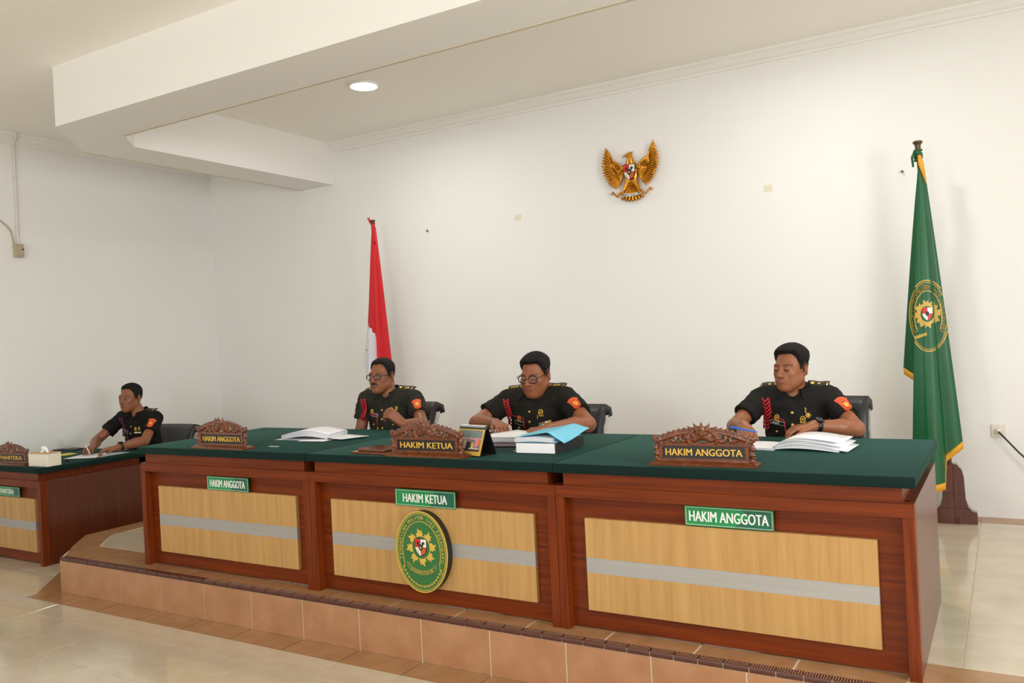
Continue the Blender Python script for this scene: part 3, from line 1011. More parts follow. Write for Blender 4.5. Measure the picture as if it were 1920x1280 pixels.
# ---------------------------------------------------------------- eagle emblem on the wall
def garuda():
    r = empty('eagle_emblem', (2.245, YW, 2.565))
    tag(r, 'golden eagle emblem with red and white shield on the back wall', 'emblem')
    Hh = .0032
    F = Field((-.13, -.10, -.20), (.13, .01, .21), Hh)
    F.ell((0, -.035, .02), (.060, .030, .095), k=.01)
    F.cap((0, -.04, .09), (0.004, -.05, .135), .036, .024, k=.02)
    F.ell((-.004, -.052, .158), (.027, .022, .021), k=.01)
    F.cap((-.022, -.056, .160), (-.048, -.060, .155), .011, .005, k=.006)          # beak, turned to the viewer's left
    F.cap((-.048, -.060, .155), (-.053, -.060, .143), .005, .002, k=.003)
    F.cap((-.01, -.048, .176), (.012, -.044, .184), .008, .004, k=.006)
    F.cap((.012, -.046, .170), (.026, -.042, .186), .009, .003, k=.006)            # crest
    for s in (-1, 1):
        F.cap((s * .030, -.035, -.045), (s * .058, -.045, -.105), .024, .012, k=.012)   # thighs
        F.cap((s * .058, -.045, -.105), (s * .078, -.050, -.128), .010, .008, k=.006)
        F.cap((s * .035, -.04, .075), (s * .075, -.04, .055), .022, .016, k=.015)       # wing roots
    body = np_mesh('body', *F.skin(), M['gold'])
    put('body', body, r)
    for s in (-1, 1):
        for k in range(4):
            t = MB().tube([(s * .078, -.050, -.128), (s * (.066 + k * .012), -.066, -.136), (s * (.064 + k * .013), -.070, -.150)], [.007, .006, .003], 7)
            t.build('talon', M['gold'], r, smooth=True)
    # wings: a cupped membrane and single feathers along its rim
    for s in (-1, 1):
        rim = [(.078, .095), (.105, .115), (.140, .140), (.172, .180), (.190, .215), (.198, .232), (.212, .190), (.224, .145), (.229, .100), (.222, .050), (.205, .005), (.182, -.035), (.155, -.062), (.125, -.082), (.098, -.065), (.078, -.030), (.060, .02), (.058, .06)]
        ctr = (.130, .045)
        P = []
        for k in range(6):
            f = k / 5
            row = []
            for (x, z) in rim:
                xx, zz = ctr[0] + (x - ctr[0]) * f, ctr[1] + (z - ctr[1]) * f
                row.append((s * xx, -.016 - .030 * f * f - .010 * math.cos(zz * 60), zz))
            P.append(row)
        w = MB().grid(P, wrap=True).build('wing', M['gold'], r, smooth=True, solid=.006)
        pts = rim[5:14]
        fe = []
        for i in range(len(pts) - 1):
            for q in (0.0, .5):
                fe.append((pts[i][0] + (pts[i + 1][0] - pts[i][0]) * q, pts[i][1] + (pts[i + 1][1] - pts[i][1]) * q))
        fe.append(pts[-1])
        for i, (x, z) in enumerate(fe):
            dx, dz = x - .075, z - .045 + .02
            l = math.hypot(dx, dz); dx, dz = dx / l, dz / l
            L = .018
            nx, nz = -dz, dx
            a = (x - dx * .085, z - dz * .085)
            pr = [(0, .0025), (.35, .0085), (.75, .0095), (.92, .006), (1.0, .0012)]
            tot = .085 + L
            Pf = []
            for t, hw in pr:
                y = -.055 - .004 * math.sin(t * 3.0) + (1 - t) * .016
                mx, mz = a[0] + dx * tot * t, a[1] + dz * tot * t
                Pf.append([(s * (mx - nx * hw), y + .004, mz - nz * hw), (s * mx, y - .002, mz), (s * (mx + nx * hw), y + .004, mz + nz * hw)])
            MB().grid(Pf).build('feather', M['gold'], w, smooth=True, solid=.003)
    # tail
    for k in range(7):
        a = math.radians(-90 + (k - 3) * 11)
        bx, bz = (k - 3) * .006, -.070
        tx, tz = bx + .135 * math.cos(a), bz + .135 * math.sin(a)
        nx, nz = -math.sin(a), math.cos(a)
        Pf = []
        for t, hw in ((0, .006), (.6, .0115), (.9, .0135), (1, .005)):
            mx, mz = bx + (tx - bx) * t, bz + (tz - bz) * t
            Pf.append([(mx - nx * hw, -.026, mz - nz * hw), (mx, -.034, mz), (mx + nx * hw, -.026, mz + nz * hw)])
        MB().grid(Pf).build('tail_feather', M['gold'], r, smooth=True, solid=.004)
    build_shield(r, .090, .118, -.078, Matrix.Translation((.004, 0, .02)), th=.010)
    # ribbon
    P = [[], []]
    for i in range(17):
        x = -.098 + i * .01225
        z = -.155 + .012 * (x / .098) ** 2
        P[0].append((x, -.058, z - .0105)); P[1].append((x, -.058, z + .0105))
    MB().grid(P).build('ribbon', M['signw'], r, solid=.003)
    tx = MB()
    for i, ch in enumerate('BHINNEKA TUNGGAL IKA'):
        if ch == ' ':
            continue
        x = -.077 + i * .0081
        vs, fs = text_mesh(ch, .0105, .0060, .001, .01)
        tx.add(vs + np.array([x, -.0620, -.155 + .012 * (x / .098) ** 2]), fs)
    tx.build('ribbon_lettering', M['eblack'], r)
    for s in (-1, 1):
        tl = MB().tube([(s * .098, -.056, -.145), (s * .118, -.050, -.158), (s * .140, -.046, -.138), (s * .163, -.044, -.112)], [.010, .007, .007, .008], 6)
        tl.tube([(s * .150, -.045, -.128), (s * .172, -.044, -.132), (s * .182, -.044, -.122)], [.006, .005, .003], 6)
        tl.build('ribbon_tail', M['gold'], r, smooth=True)
    return r
garuda()

# ---------------------------------------------------------------- flags
def drape(top, bottom, nt, ns, wob=0.0, seed=0, curve=None):
    """sheet hanging from the polyline top to the polyline bottom (same number of corner points)"""
    def along(poly, u):
        u = u * (len(poly) - 1)
        i = min(int(u), len(poly) - 2)
        t = u - i
        t = t * t * (3 - 2 * t) * .35 + t * .65
        return Vector(poly[i]).lerp(Vector(poly[i + 1]), t)
    rng = random.Random(seed)
    ph = [rng.uniform(0, 6) for _ in range(4)]
    P = []
    for i in range(nt + 1):
        t = i / nt
        row = []
        for j in range(ns + 1):
            u = j / ns
            tt = t if curve is None else curve(t)
            p = along(top, u).lerp(along(bottom, u), tt)
            zt = along(top, u).z; zb = along(bottom, u).z
            p.z = zt + (zb - zt) * t
            p.y += wob * t ** .7 * (math.sin(u * 23 + ph[0] + t * 1.2) + .5 * math.sin(u * 41 + ph[1]))
            p.x += wob * .35 * t * math.sin(u * 17 + ph[2] + t * 2)
            row.append(tuple(p))
        P.append(row)
    return P
def bvh_of(o):
    me = o.data
    return BVHTree.FromPolygons([v.co[:] for v in me.vertices], [tuple(p.vertices) for p in me.polygons])
def project(mb_v, fs, bvh, off=0.002, y0=-2.0, maxlen=None):
    """lay flat shapes (x, z) on a cloth along +Y; faces that miss it are dropped"""
    out, ok = [], []
    for p in mb_v:
        h = bvh.ray_cast(Vector((p[0], y0, p[2])), Vector((0, 1, 0)))
        if h[0] is None:
            out.append((p[0], 0, p[2])); ok.append(False)
        else:
            out.append((p[0], h[0].y - off, p[2])); ok.append(True)
    f2 = []
    for f in fs:
        if all(ok[i] for i in f):
            ys = [out[i][1] for i in f]
            if max(ys) - min(ys) < .03:
                f2.append(f)
    return out, f2
def subdiv(vs, fs, maxe):
    bm = bmesh.new()
    bv = [bm.verts.new(p) for p in vs]
    for f in fs:
        try:
            bm.faces.new([bv[i] for i in f])
        except ValueError:
            pass
    bmesh.ops.triangulate(bm, faces=bm.faces)
    for _ in range(5):
        es = [e for e in bm.edges if e.calc_length() > maxe]
        if not es:
            break
        bmesh.ops.subdivide_edges(bm, edges=es, cuts=1)
        bmesh.ops.triangulate(bm, faces=bm.faces)
    bm.verts.index_update()
    r = [v.co[:] for v in bm.verts], [tuple(v.index for v in f.verts) for f in bm.faces]
    bm.free()
    return r

def green_flag():
    px, py = 4.425, 2.700
    tx, ty, tz = 4.318, 2.600, 2.445
    r = empty('court_flag', (0, 0, 0))
    tag(r, 'tall green court flag with yellow fringe hanging in its wooden stand', 'flag')
    def on_pole(z):
        t = z / tz
        return (px + (tx - px) * t, py + (ty - py) * t, z)
    MB().tube([on_pole(.04), on_pole(tz - .03)], .0155, 12).build('pole', M['pole'], r, smooth='auto')
    a = on_pole(tz - .02)
    MB().lathe([(.016, -.03), (.018, 0), (.029, .012), (.030, .020), (.022, .026), (.010, .028)], a, 16).build('pole_cap', M['cap'], r, smooth='auto')
    kn = MB()
    for k in range(5):
        b = 2.2 * k
        kn.tube([(a[0] + .021 * math.cos(b + i * .63), a[1] + .021 * math.sin(b + i * .63), a[2] - .035 - .014 * k + .008 * math.sin(i * .63 + k)) for i in range(10)], .0075, 6, closed=True)
    kn.tube([(a[0] - .016, a[1] - .02, a[2] - .04), (a[0] - .034, a[1] - .025, a[2] - .08), (a[0] - .030, a[1] - .022, a[2] - .14)], [.009, .008, .006], 7)
    kn.build('tie', M['flagg'], r, smooth=True)
    # cloth: back-left fold, front fold, back-right fold
    T = on_pole(tz - .08)
    top = [(T[0] + .012, T[1] + .014, T[2] - .10), (T[0] - .012, T[1] + .010, T[2] - .12), (T[0] - .004, T[1] + .002, T[2] - .14), (T[0] - .012, T[1] - .022, T[2] - .13), (T[0] + .000, T[1] - .030, T[2] - .06),
           (T[0] + .020, T[1] - .018, T[2] - .05), (T[0] + .018, T[1] - .008, T[2] - .06), (T[0] + .026, T[1] + .004, T[2] - .07)]
    bot = [(4.330, 2.720, .92), (4.165, 2.700, 1.005), (4.250, 2.640, .945), (4.206, 2.520, .30), (4.300, 2.500, .262), (4.392, 2.530, .285), (4.400, 2.600, .455), (4.492, 2.625, .535)]
    cv = lambda t: t ** .92
    P = drape(top, bot, 60, 84, .006, 3, cv)
    cl = MB().grid(P).build('cloth', M['flagg'], r, smooth=True)
    fr = [[tuple(Vector(p)) for p in P[-1]], [(p[0] + .002, p[1] - .002, p[2] - .045) for p in P[-1]]]
    MB().grid(fr).build('fringe', M['fringe'], r, smooth=True, solid=.003)
    # fringe of the top edge, twisted beside the pole
    MB().tube([(T[0] + .006, T[1] - .030, T[2] - .012), (T[0] + .012, T[1] - .036, T[2] - .06), (T[0] + .024, T[1] - .034, T[2] - .12), (T[0] + .034, T[1] - .022, T[2] - .19)], [.010, .016, .011, .003], 8).build('top_fringe', M['fringe'], r, smooth=True)
    bv = bvh_of(cl)
    # printed emblem on the front fold and the right fold
    cxm, czm = 4.335, 1.335
    def lay(name, mb, m, maxe=.012, off=.003):
        vs, fs = subdiv(mb.v, mb.f, maxe)
        vs, fs = project(vs, fs, bv, off)
        if fs:
            ob = MB().add(vs, fs).build(name, m, cl)
            if name in ('emblem_lettering', 'emblem_ray', 'emblem_rice', 'emblem_line'):
                ob['kind'] = 'stuff'
    def flat_ring(rx, rz, t, a0, a1, n=48):
        mb = MB(); P = []
        for i in range(n + 1):
            a = a0 + (a1 - a0) * i / n
            P.append([(cxm + (rx - t) * math.cos(a), 0, czm + (rz - t) * math.sin(a)), (cxm + rx * math.cos(a), 0, czm + rz * math.sin(a))])
        return mb.grid(P)
    lay('emblem_line', flat_ring(.118, .228, .007, 0, 2 * math.pi), M['emgold'])
    lay('emblem_line', flat_ring(.106, .214, .004, 0, 2 * math.pi), M['emgold'])
    lay('emblem_line', flat_ring(.078, .160, .005, math.radians(-35), math.radians(215)), M['emgold'])
    t = MB(); arc_text(t, 'PENGADILAN MILITER I-03 PEKANBARU', .092, .182, math.radians(215), math.radians(-35), .030, 0)
    t.v = [(p[0] + cxm, 0, p[2] + czm) for p in t.v]
    lay('emblem_lettering', t, M['emgold'], .02)
    for k in range(8):
        mb = MB()
        ry = [(cxm + x * .82 - .004, 0, czm + z + .012) for x, z in flame_ray(math.radians(90 + 45 * k + 6), .045, .088, .044)]
        mb.add(ry, [tuple(range(len(ry)))])
        lay('emblem_ray', mb, M['emgold'])
    mb = MB(); el = ellipse(.050, .064, 24, (cxm - .004, czm + .012)); mb.add([(x, 0, z) for x, z in el], [tuple(range(24))]); lay('emblem_disc', mb, M['emgold'], .012, .0036)
    mb = MB(); el = ellipse(.038, .050, 24, (cxm - .002, czm + .012)); mb.add([(x, 0, z) for x, z in el], [tuple(range(24))]); lay('emblem_disc', mb, M['flagg'], .012, .0044)
    o = [(x + cxm - .001, z + czm + .012) for x, z in shield_outline(.058, .080)]
    for sx, sz, m in ((-1, 1, 'red'), (1, 1, 'signw'), (-1, -1, 'signw'), (1, -1, 'red')):
        p = clip_poly(clip_poly(o, lambda x, z: sx * (x - cxm)), lambda x, z: sz * (z - czm - .014))
        mb = MB().add([(x, 0, z) for x, z in p], [tuple(range(len(p)))])
        lay('emblem_quarter', mb, M[m], .012, .0054)
    mb = MB(); el = ellipse(.011, .015, 12, (cxm - .001, czm + .014)); mb.add([(x, 0, z) for x, z in el], [tuple(range(12))]); lay('emblem_centre', mb, M['eblack'], .01, .0062)
    mb = MB()
    for i in range(6):
        el = ellipse(.006, .012, 8, (cxm - .075 + i * .012, czm - .135 + i * .004))
        mb.add([(x, 0, z) for x, z in el], [tuple(range(8))])
    lay('emblem_rice', mb, M['emgold'])
    # stand: post with scrolled fins
    prof = [(.0, .0), (.128, .0), (.128, .075), (.104, .084), (.080, .112), (.066, .160), (.063, .235), (.061, .300), (.050, .350), (.026, .380), (.0, .385)]
    st = MB().box(-.034, .034, -.034, .034, 0, .05).build('stand', M['standwood'], r, loc=(px, py, 0), bevel=.002)
    for k in (0, 2):
        R4 = Matrix.Rotation(math.radians(4 + 90 * k), 4, 'Z')
        MB().prism(prof, -.034, .034, 'y').xf(R4).build('scrolled_fin', M['standwood'], st, bevel=.002)
        for zz, x1 in ((.098, .090), (.190, .0645)):
            MB().box(.020, x1, -.0348, .0348, zz, zz + .003).xf(R4).build('groove', M['dark'], st)
green_flag()

def red_white_flag():
    r = empty('national_flag', (0, 0, 0))
    tag(r, 'red and white flag hanging from a wooden pole behind the first judge', 'flag')
    bx, by = -.262, 2.66
    tx, ty, tz = -.190, 2.62, 2.455
    def on(z):
        t = z / tz
        return (bx + (tx - bx) * t, by + (ty - by) * t, z)
    MB().tube([on(.05), on(tz)], .0155, 12).build('pole', M['pole'], r, smooth='auto')
    a = on(tz)
    MB().lathe([(.016, -.02), (.022, 0), (.024, .008), (.012, .012)], a, 14).build('pole_cap', M['cap'], r, smooth='auto')
    t = MB()
    t.tube([(a[0] + .018 * math.cos(i * .7), a[1] + .018 * math.sin(i * .7), a[2] - .03 + .006 * math.sin(i * 1.4)) for i in range(9)], .007, 6, closed=True)
    t.tube([(a[0] - .014, a[1] - .014, a[2] - .02), (a[0] - .030, a[1] - .02, a[2] + .015), (a[0] - .040, a[1] - .02, a[2] + .035)], [.008, .007, .004], 6)
    t.tube([(a[0] - .014, a[1] - .014, a[2] - .02), (a[0] - .022, a[1] - .02, a[2] + .02), (a[0] - .018, a[1] - .02, a[2] + .038)], [.007, .005, .003], 6)
    t.build('tie', M['flagr'], r, smooth=True)
    b = on(1.83)
    t = MB()
    t.tube([(b[0] + .018 * math.cos(i * .7), b[1] + .018 * math.sin(i * .7), b[2] + .006 * math.sin(i * 1.4)) for i in range(9)], .007, 6, closed=True)
    for dx, dz in ((-.038, -.05), (-.018, -.07)):
        t.tube([(b[0] - .012, b[1] - .016, b[2]), (b[0] + dx * .7, b[1] - .022, b[2] + dz * .5), (b[0] + dx, b[1] - .02, b[2] + dz)], [.007, .006, .004], 6)
    t.build('tie', M['flagr'], r, smooth=True)
    T = a
    top = [(T[0] - .040, T[1] + .030, 1.80), (T[0] - .050, T[1] - .004, 1.80), (T[0] + .006, T[1] - .022, 2.41), (T[0] + .018, T[1] - .020, 2.415), (T[0] + .024, T[1] - .006, 2.42), (T[0] + .028, T[1] + .004, 2.40)]
    bot = [(-.300, 2.640, 1.08), (-.350, 2.590, 1.16), (-.300, 2.560, 1.02), (-.165, 2.540, .95), (-.140, 2.600, .90), (-.015, 2.610, .86)]
    P = drape(top, bot, 56, 70, .0015, 8, lambda t: t ** .9)
    red, wht = MB(), MB()
    for i in range(56):
        for j in range(70):
            u = (j + .5) / 70
            q = [P[i][j], P[i][j + 1], P[i + 1][j + 1], P[i + 1][j]]
            x = sum(p[0] for p in q) / 4; z = sum(p[2] for p in q) / 4
            if u < .40:
                white = (u < .2) or z < 1.51
            elif u < .62:
                white = z < 1.51 - (u - .40) / .22 * .12
            else:
                white = False
            (wht if white else red).add(q, [(0, 1, 2, 3)])
    for n_, mb, m in (('red_half', red, 'flagr'), ('white_half', wht, 'flagw')):
        me = mb.mesh(n_, M[m])
        bm = bmesh.new(); bm.from_mesh(me)
        bmesh.ops.remove_doubles(bm, verts=bm.verts, dist=1e-5)
        for f in bm.faces: f.smooth = True
        bm.to_mesh(me); bm.free()
        put(n_, me, r)
    st = MB().box(-.03, .03, -.03, .03, 0, .05).build('stand', M['standwood'], r, loc=(bx, by, 0), bevel=.002)
    for k in range(4):
        f = MB().prism([(.02, 0), (.16, 0), (.16, .03), (.10, .05), (.05, .12), (.02, .22)], -.015, .015, 'y')
        f.xf(Matrix.Rotation(math.radians(90 * k + 45), 4, 'Z')).build('scrolled_fin', M['standwood'], st)
red_white_flag()

# ---------------------------------------------------------------- small wall things
r = empty('wall_socket', (4.687, YW, .568))
tag(r, 'ivory wall socket with a plug beside the green flag', 'socket')
MB().box(-.041, .041, -.010, 0, -.042, .042).build('plate', M['socket'], r, bevel=.004)
MB().lathe([(.024, -.009), (.026, -.012), (.022, -.016), (.018, -.013)], n=24, axis='y').build('rim', M['socket'], r, smooth='auto')
MB().lathe([(.016, -.013), (.018, -.030), (.012, -.046), (.006, -.056)], n=16, axis='y').build('plug', M['socket'], r, smooth='auto')
c = MB().tube([(4.687, YW - .054, .568), (4.735, YW - .085, .515), (4.790, YW - .09, .448), (4.87, YW - .08, .36), (4.98, YW - .06, .22), (5.10, YW - .045, .06), (5.25, YW - .05, .0065), (5.8, YW - .06, .0065)], .0058, 8)
tag(c.build('power_cable', M['cable'], smooth=True), 'black cable running from the wall socket to the floor', 'cable')
for x, z, w, lab in ((1.17, 2.359, .072, 'pale yellow tape patch left of the eagle emblem'), (3.296, 2.327, .062, 'pale yellow tape patch right of the eagle emblem')):
    tag(MB().box(-w / 2, w / 2, -.0015, 0, -.026, .026).build('tape_patch', M['tape'], loc=(x, YW, z), bevel=.0006), lab, 'tape')
for x, z, lab in ((4.194, 2.318, 'small wall nail near the top of the green flag'), (.21, 2.347, 'small wall nail near the red and white flag')):
    tag(MB().lathe([(.0035, 0), (.0035, -.018), (.009, -.019), (.009, -.022), (.003, -.024)], n=10, axis='y').build('wall_nail', M['cap'], loc=(x, YW, z), smooth='auto'), lab, 'nail')
# box, conduit and cable on the left wall
r = empty('surface_socket', (XL, .798, 2.305))
tag(r, 'beige surface socket box high on the bare side wall', 'socket')
MB().box(0, .045, -.036, .040, -.058, .058).build('box', M['beige'], r, bevel=.005)
MB().box(.045, .052, -.026, .034, -.042, .042).build('cover', M['beige'], r, bevel=.003)
MB().lathe([(.008, .052), (.008, .056), (.004, .058)], c=(0, .022, .01), n=12, axis='x').build('indicator', M['eblack'], r)
c = MB().tube([(XL + .012, .800, 2.363), (XL + .012, .804, 2.7), (XL + .012, .806, 3.25), (XL + .07, .80, 3.30), (XL + .075, .80, 3.333)], .010, 8)
c.box(XL, XL + .024, .784, .820, 2.52, 2.535).box(XL, XL + .024, .786, .822, 2.95, 2.965)
tag(c.build('conduit', M['socket'], smooth='auto'), 'white conduit rising from the socket box to the ceiling', 'conduit')
tag(MB().tube([(XL + .02, .766, 2.355), (XL + .02, .752, 2.44), (XL + .012, .738, 2.49), (XL + .01, .70, 2.53), (XL + .01, .62, 2.59), (XL + .01, .45, 2.62), (XL + .01, .0, 2.63)], .0055, 7).build('thin_cable', M['beige'], smooth=True), 'thin cable drooping into the beige socket box', 'cable')

# ---------------------------------------------------------------- papers and things on the desks
TZ = 0.75
def sheet_block(name, w, d, t, m_top, m_side, parent=None, bow=0.0, nx=10, loc=None, rot=None, droop=0.0):
    """a pad of paper w x d x t, bowed upwards along x, page edges on the sides"""
    def zt(u):
        return bow * math.sin(u * math.pi) - droop * u * u
    mb = MB()
    top, bot = [], []
    for i in range(nx + 1):
        u = i / nx
        x = -w / 2 + w * u
        top.append([(x, -d / 2, t + zt(u)), (x, d / 2, t + zt(u))])
        b0 = max(0.0, zt(u) * .85)
        bot.append([(x, -d / 2, b0), (x, d / 2, b0)])
    mb.grid(top, 0)
    mb.grid(bot, 1)
    for i in range(nx):
        for s in (0, 1):
            mb.add([bot[i][s], bot[i + 1][s], top[i + 1][s], top[i][s]], [(0, 1, 2, 3)], 1)
    for i in (0, nx):
        mb.add([bot[i][0], bot[i][1], top[i][1], top[i][0]], [(0, 1, 2, 3)], 1)
    me = mb.mesh(name, [m_top, m_side])
    bm = bmesh.new(); bm.from_mesh(me); bmesh.ops.remove_doubles(bm, verts=bm.verts, dist=1e-6)
    bmesh.ops.recalc_face_normals(bm, faces=bm.faces); bm.to_mesh(me); bm.free()
    return put(name, me, parent, loc, rot)
def sheet(name, w, d, m, parent=None, loc=None, rot=None, f=None, nx=10, ny=4, th=.0012):
    P = []
    for i in range(nx + 1):
        P.append([(-w / 2 + w * i / nx, -d / 2 + d * j / ny, f(i / nx, j / ny) if f else 0.0) for j in range(ny + 1)])
    return MB().grid(P).build(name, m, parent, smooth=True, solid=-th, loc=loc, rot=rot)
D = math.radians

# first judge: thick bowed bundle with loose sheets
r = empty('paper_stack', (.955, .575, TZ), D(9))
tag(r, 'thick bowed stack of white papers in front of the first judge', 'papers')
sheet_block('page_block', .34, .23, .028, M['paper'], M['pageedge'], r, bow=.024, loc=(-.005, .01, .003), rot=(0, 0, D(3)))
sheet('bottom_sheet', .40, .21, M['paper'], r, loc=(-.03, -.005, .0015), rot=(0, 0, D(-4)))
sheet('top_sheet', .33, .22, M['paper'], r, loc=(.0, .008, .0325), rot=(0, 0, D(2)), f=lambda u, v: .0245 * math.sin(u * math.pi) + .003 * v)
tag(sheet('loose_sheet', .26, .19, M['paper'], loc=(1.205, .585, TZ + .004), rot=(0, 0, D(-20)), f=lambda u, v: .004 + .006 * u * u), 'loose white sheet sticking out of the thick paper stack', 'paper')
tag(sheet('loose_sheet', .20, .10, M['paper'], loc=(1.085, .448, TZ + .003), rot=(0, 0, D(6)), f=lambda u, v: .0015), 'white slip lying just in front of the thick paper stack', 'paper')
tag(MB().box(-.012, .012, -.006, .006, 0, .008).add([(-.005, .006, .002), (.005, .006, .002), (.003, .022, .006), (-.003, .022, .006)], [(0, 1, 2, 3)]).build('binder_clip', M['plastic'], loc=(1.165, .487, TZ + .0055), rot=(0, 0, D(10))), 'small black binder clip on the loose papers', 'clip')
tag(MB().box(-.035, .035, -.006, .006, 0, .003).build('paper_scrap', M['socket'], loc=(1.01, .18, TZ), rot=(0, 0, D(4)), bevel=.001), 'thin pale scrap lying beside the first carved name board', 'scrap')

# sounding block
r = empty('sounding_block', (1.868, .125, TZ), D(-4))
tag(r, 'stepped brown wooden block lying beside the middle name board', 'wooden block')
MB().box(-.125, .125, -.098, .098, 0, .012).build('lower_slab', M['teak'], r, bevel=.003)
MB().box(-.098, .098, -.074, .074, .012, .026).build('upper_slab', M['teak'], r, bevel=.004)

# desk calendar
def calendar():
    r = empty('desk_calendar', (2.455, .150, TZ), D(-13))
    tag(r, 'black tent calendar with a golden framed photo beside the middle name board', 'calendar')
    w, h, d = .188, .142, .056
    def lean(y0, y1, m, name):
        P = [[(-w / 2, y0, .002), (w / 2, y0, .002)], [(-w / 2, y1, h), (w / 2, y1, h)]]
        return MB().grid(P).build(name, m, r, solid=.0025)
    lean(-d, -.004, M['plastic'], 'front_board')
    lean(d, .004, M['plastic'], 'back_board')
    MB().box(-w / 2, w / 2, -d, d, 0, .003).build('base_board', M['plastic'], r)
    def face(u0, u1, v0, v1, m, name, off, parent=r):
        def pt(u, v, o):
            t = v
            y = -d + (d - .004) * t
            n = Vector((0, -h, -(d - .004))).normalized()
            n = Vector((0, -h, (d - .004))).normalized()
            return (-w / 2 + w * u + 0, y + n.y * o, .002 + (h - .002) * t + n.z * o)
        P = [[pt(u0, v0, off), pt(u1, v0, off)], [pt(u0, v1, off), pt(u1, v1, off)]]
        return MB().grid(P).build(name, m, parent, solid=.0006)
    g = face(.0, 1.0, .02, .90, M['emgold'], 'golden_page', .0035)
    pic = mat('calendar_photo', rgb(150, 140, 140), .35, noise=((28, 28, 40), rgb(96, 96, 104), .9))
    face(.09, .93, .16, .86, pic, 'photo', .0042)
    C2 = lambda n, c: mat(n, c, .4)
    blobs = [(.09, .93, .60, .86, C2('photo_grey_wall', rgb(118, 132, 128))), (.09, .93, .54, .60, C2('photo_rose_band', rgb(196, 150, 160))), (.30, .40, .24, .52, C2('photo_beige_figure', rgb(196, 172, 158))),
             (.40, .56, .22, .46, C2('photo_dark_figure', rgb(52, 38, 44))), (.44, .50, .46, .56, C2('photo_rose_head', rgb(176, 92, 96))), (.72, .82, .30, .60, C2('photo_pink_figure', rgb(206, 140, 156))),
             (.80, .90, .34, .58, C2('photo_orange_figure', rgb(224, 112, 60))), (.60, .68, .26, .44, C2('photo_yellow_cake', rgb(232, 190, 96))), (.09, .93, .16, .22, C2('photo_dark_table', rgb(64, 44, 40))), (.52, .90, .20, .26, C2('photo_white_cloth', rgb(206, 200, 190)))]
    for i, (a, b, c, d_, m) in enumerate(blobs):
        face(a, b, c, d_, m, 'photo_patch', .0046 + .0002 * i)
    face(.45, .97, .06, .145, M['goldtxt'], 'caption_band', .0048)
    for i in range(22):
        x = -w / 2 + .010 + i * (w - .02) / 21
        MB().tube([(x, .0085 * math.cos(a), h - .003 + .0095 * math.sin(a)) for a in [k * 2 * math.pi / 10 for k in range(10)]], .0011, 5, closed=True).build('ring', M['white'], r)
calendar()

# presiding judge: book, blue folder, tablet, papers
r = empty('thick_book', (2.752, .395, TZ), D(2))
tag(r, 'thick book block with black cover lying under the blue folder', 'book')
MB().box(-.108, .104, -.168, .160, .004, .052).build('pages', M['paper'], r, bevel=.002)
MB().box(-.110, .110, -.166, .166, 0, .004).build('cover', M['blackcover'], r)
MB().box(-.110, .110, -.160, .166, .052, .056).build('cover', M['blackcover'], r)
MB().box(.1045, .111, -.166, .166, .002, .054).build('spine', M['blackcover'], r, bevel=.002)
for k in range(3):
    MB().box(-.125 + .004 * k, -.106, -.165 + .014 * k, -.150 + .014 * k, .012 + .010 * k, .013 + .010 * k).build('index_tab', mat('pale_green_tab', rgb(176, 206, 170), .5), r)
r = empty('blue_folder', (2.745, .392, TZ + .056), D(3))
tag(r, 'light blue card folder of papers lying open on the thick book', 'folder')
sheet_block('page_block', .205, .30, .020, M['paper'], M['pageedge'], r, bow=.006, loc=(-.008, -.012, 0))
def ff(u, v):
    up = .0235 + .022 * min(1.0, u / .70) ** 1.2 + .010 * v * u
    if u > .66:
        up -= (u - .66) / .34 * (.052 - .024 * v)
    return up + .003 * math.sin(v * 6 + u * 3) * u
sheet('front_cover', .258, .325, M['bluefold'], r, loc=(.024, .012, .003), f=ff, nx=20, ny=12, th=.0016)
sheet('back_cover', .225, .315, M['bluefold'], r, loc=(0, 0, .0008), th=.001)
tag(MB().box(-.13, .13, -.075, .12, 0, .009).build('tablet_case', mat('dark_tablet_case', rgb(58, 34, 44), .35), loc=(2.455, .480, TZ), rot=(0, 0, D(14)), bevel=.003), 'dark tablet case under the loose papers of the bespectacled judge', 'tablet')
r = empty('paper_bundle', (2.375, .635, TZ + .009), D(8))
tag(r, 'white paper bundle under the hand of the presiding judge', 'papers')
sheet_block('page_block', .29, .22, .022, M['paper'], M['pageedge'], r, bow=.003)
sheet('top_sheet', .28, .215, M['paper'], r, loc=(.0, .0, .0265), f=lambda u, v: .001 + .030 * max(0, v - .35) * max(0, .8 - abs(u - .5) * 2))

# third judge: thick open dossier with fanned pages
r = empty('open_dossier', (3.83, .66, TZ), D(-4))
tag(r, 'thick open white dossier with fanned pages before the judge with the pen', 'papers')
n = 11
for k in range(n):
    q = k / (n - 1)
    L = .305 - .030 * q + .014 * ((k * 7) % 4 - 1)
    P = []
    for i in range(15):
        u = i / 14
        z = .003 + q * .010 * (1 - u) + (.014 + .036 * q) * math.sin(min(1, u * 1.02) * math.pi) ** .8 * (1 - .50 * u) + q * .036 * u ** 1.5 + .003 * ((k * 3) % 4) * u * q
        x = -.004 + L * u - .012 * math.sin(u * math.pi) * q
        P.append([(x, -.105 - .010 * u + .002 * ((k * 5) % 4), z), (x, 0, z + .001), (x, .105, z + .0015)])
    MB().grid(P).build('page_leaf', M['paper'], r, smooth=True, solid=-.0022)
sheet_block('page_block', .20, .22, .010, M['paper'], M['pageedge'], r, bow=.003, loc=(-.105, -.01, 0), rot=(0, 0, D(4)))

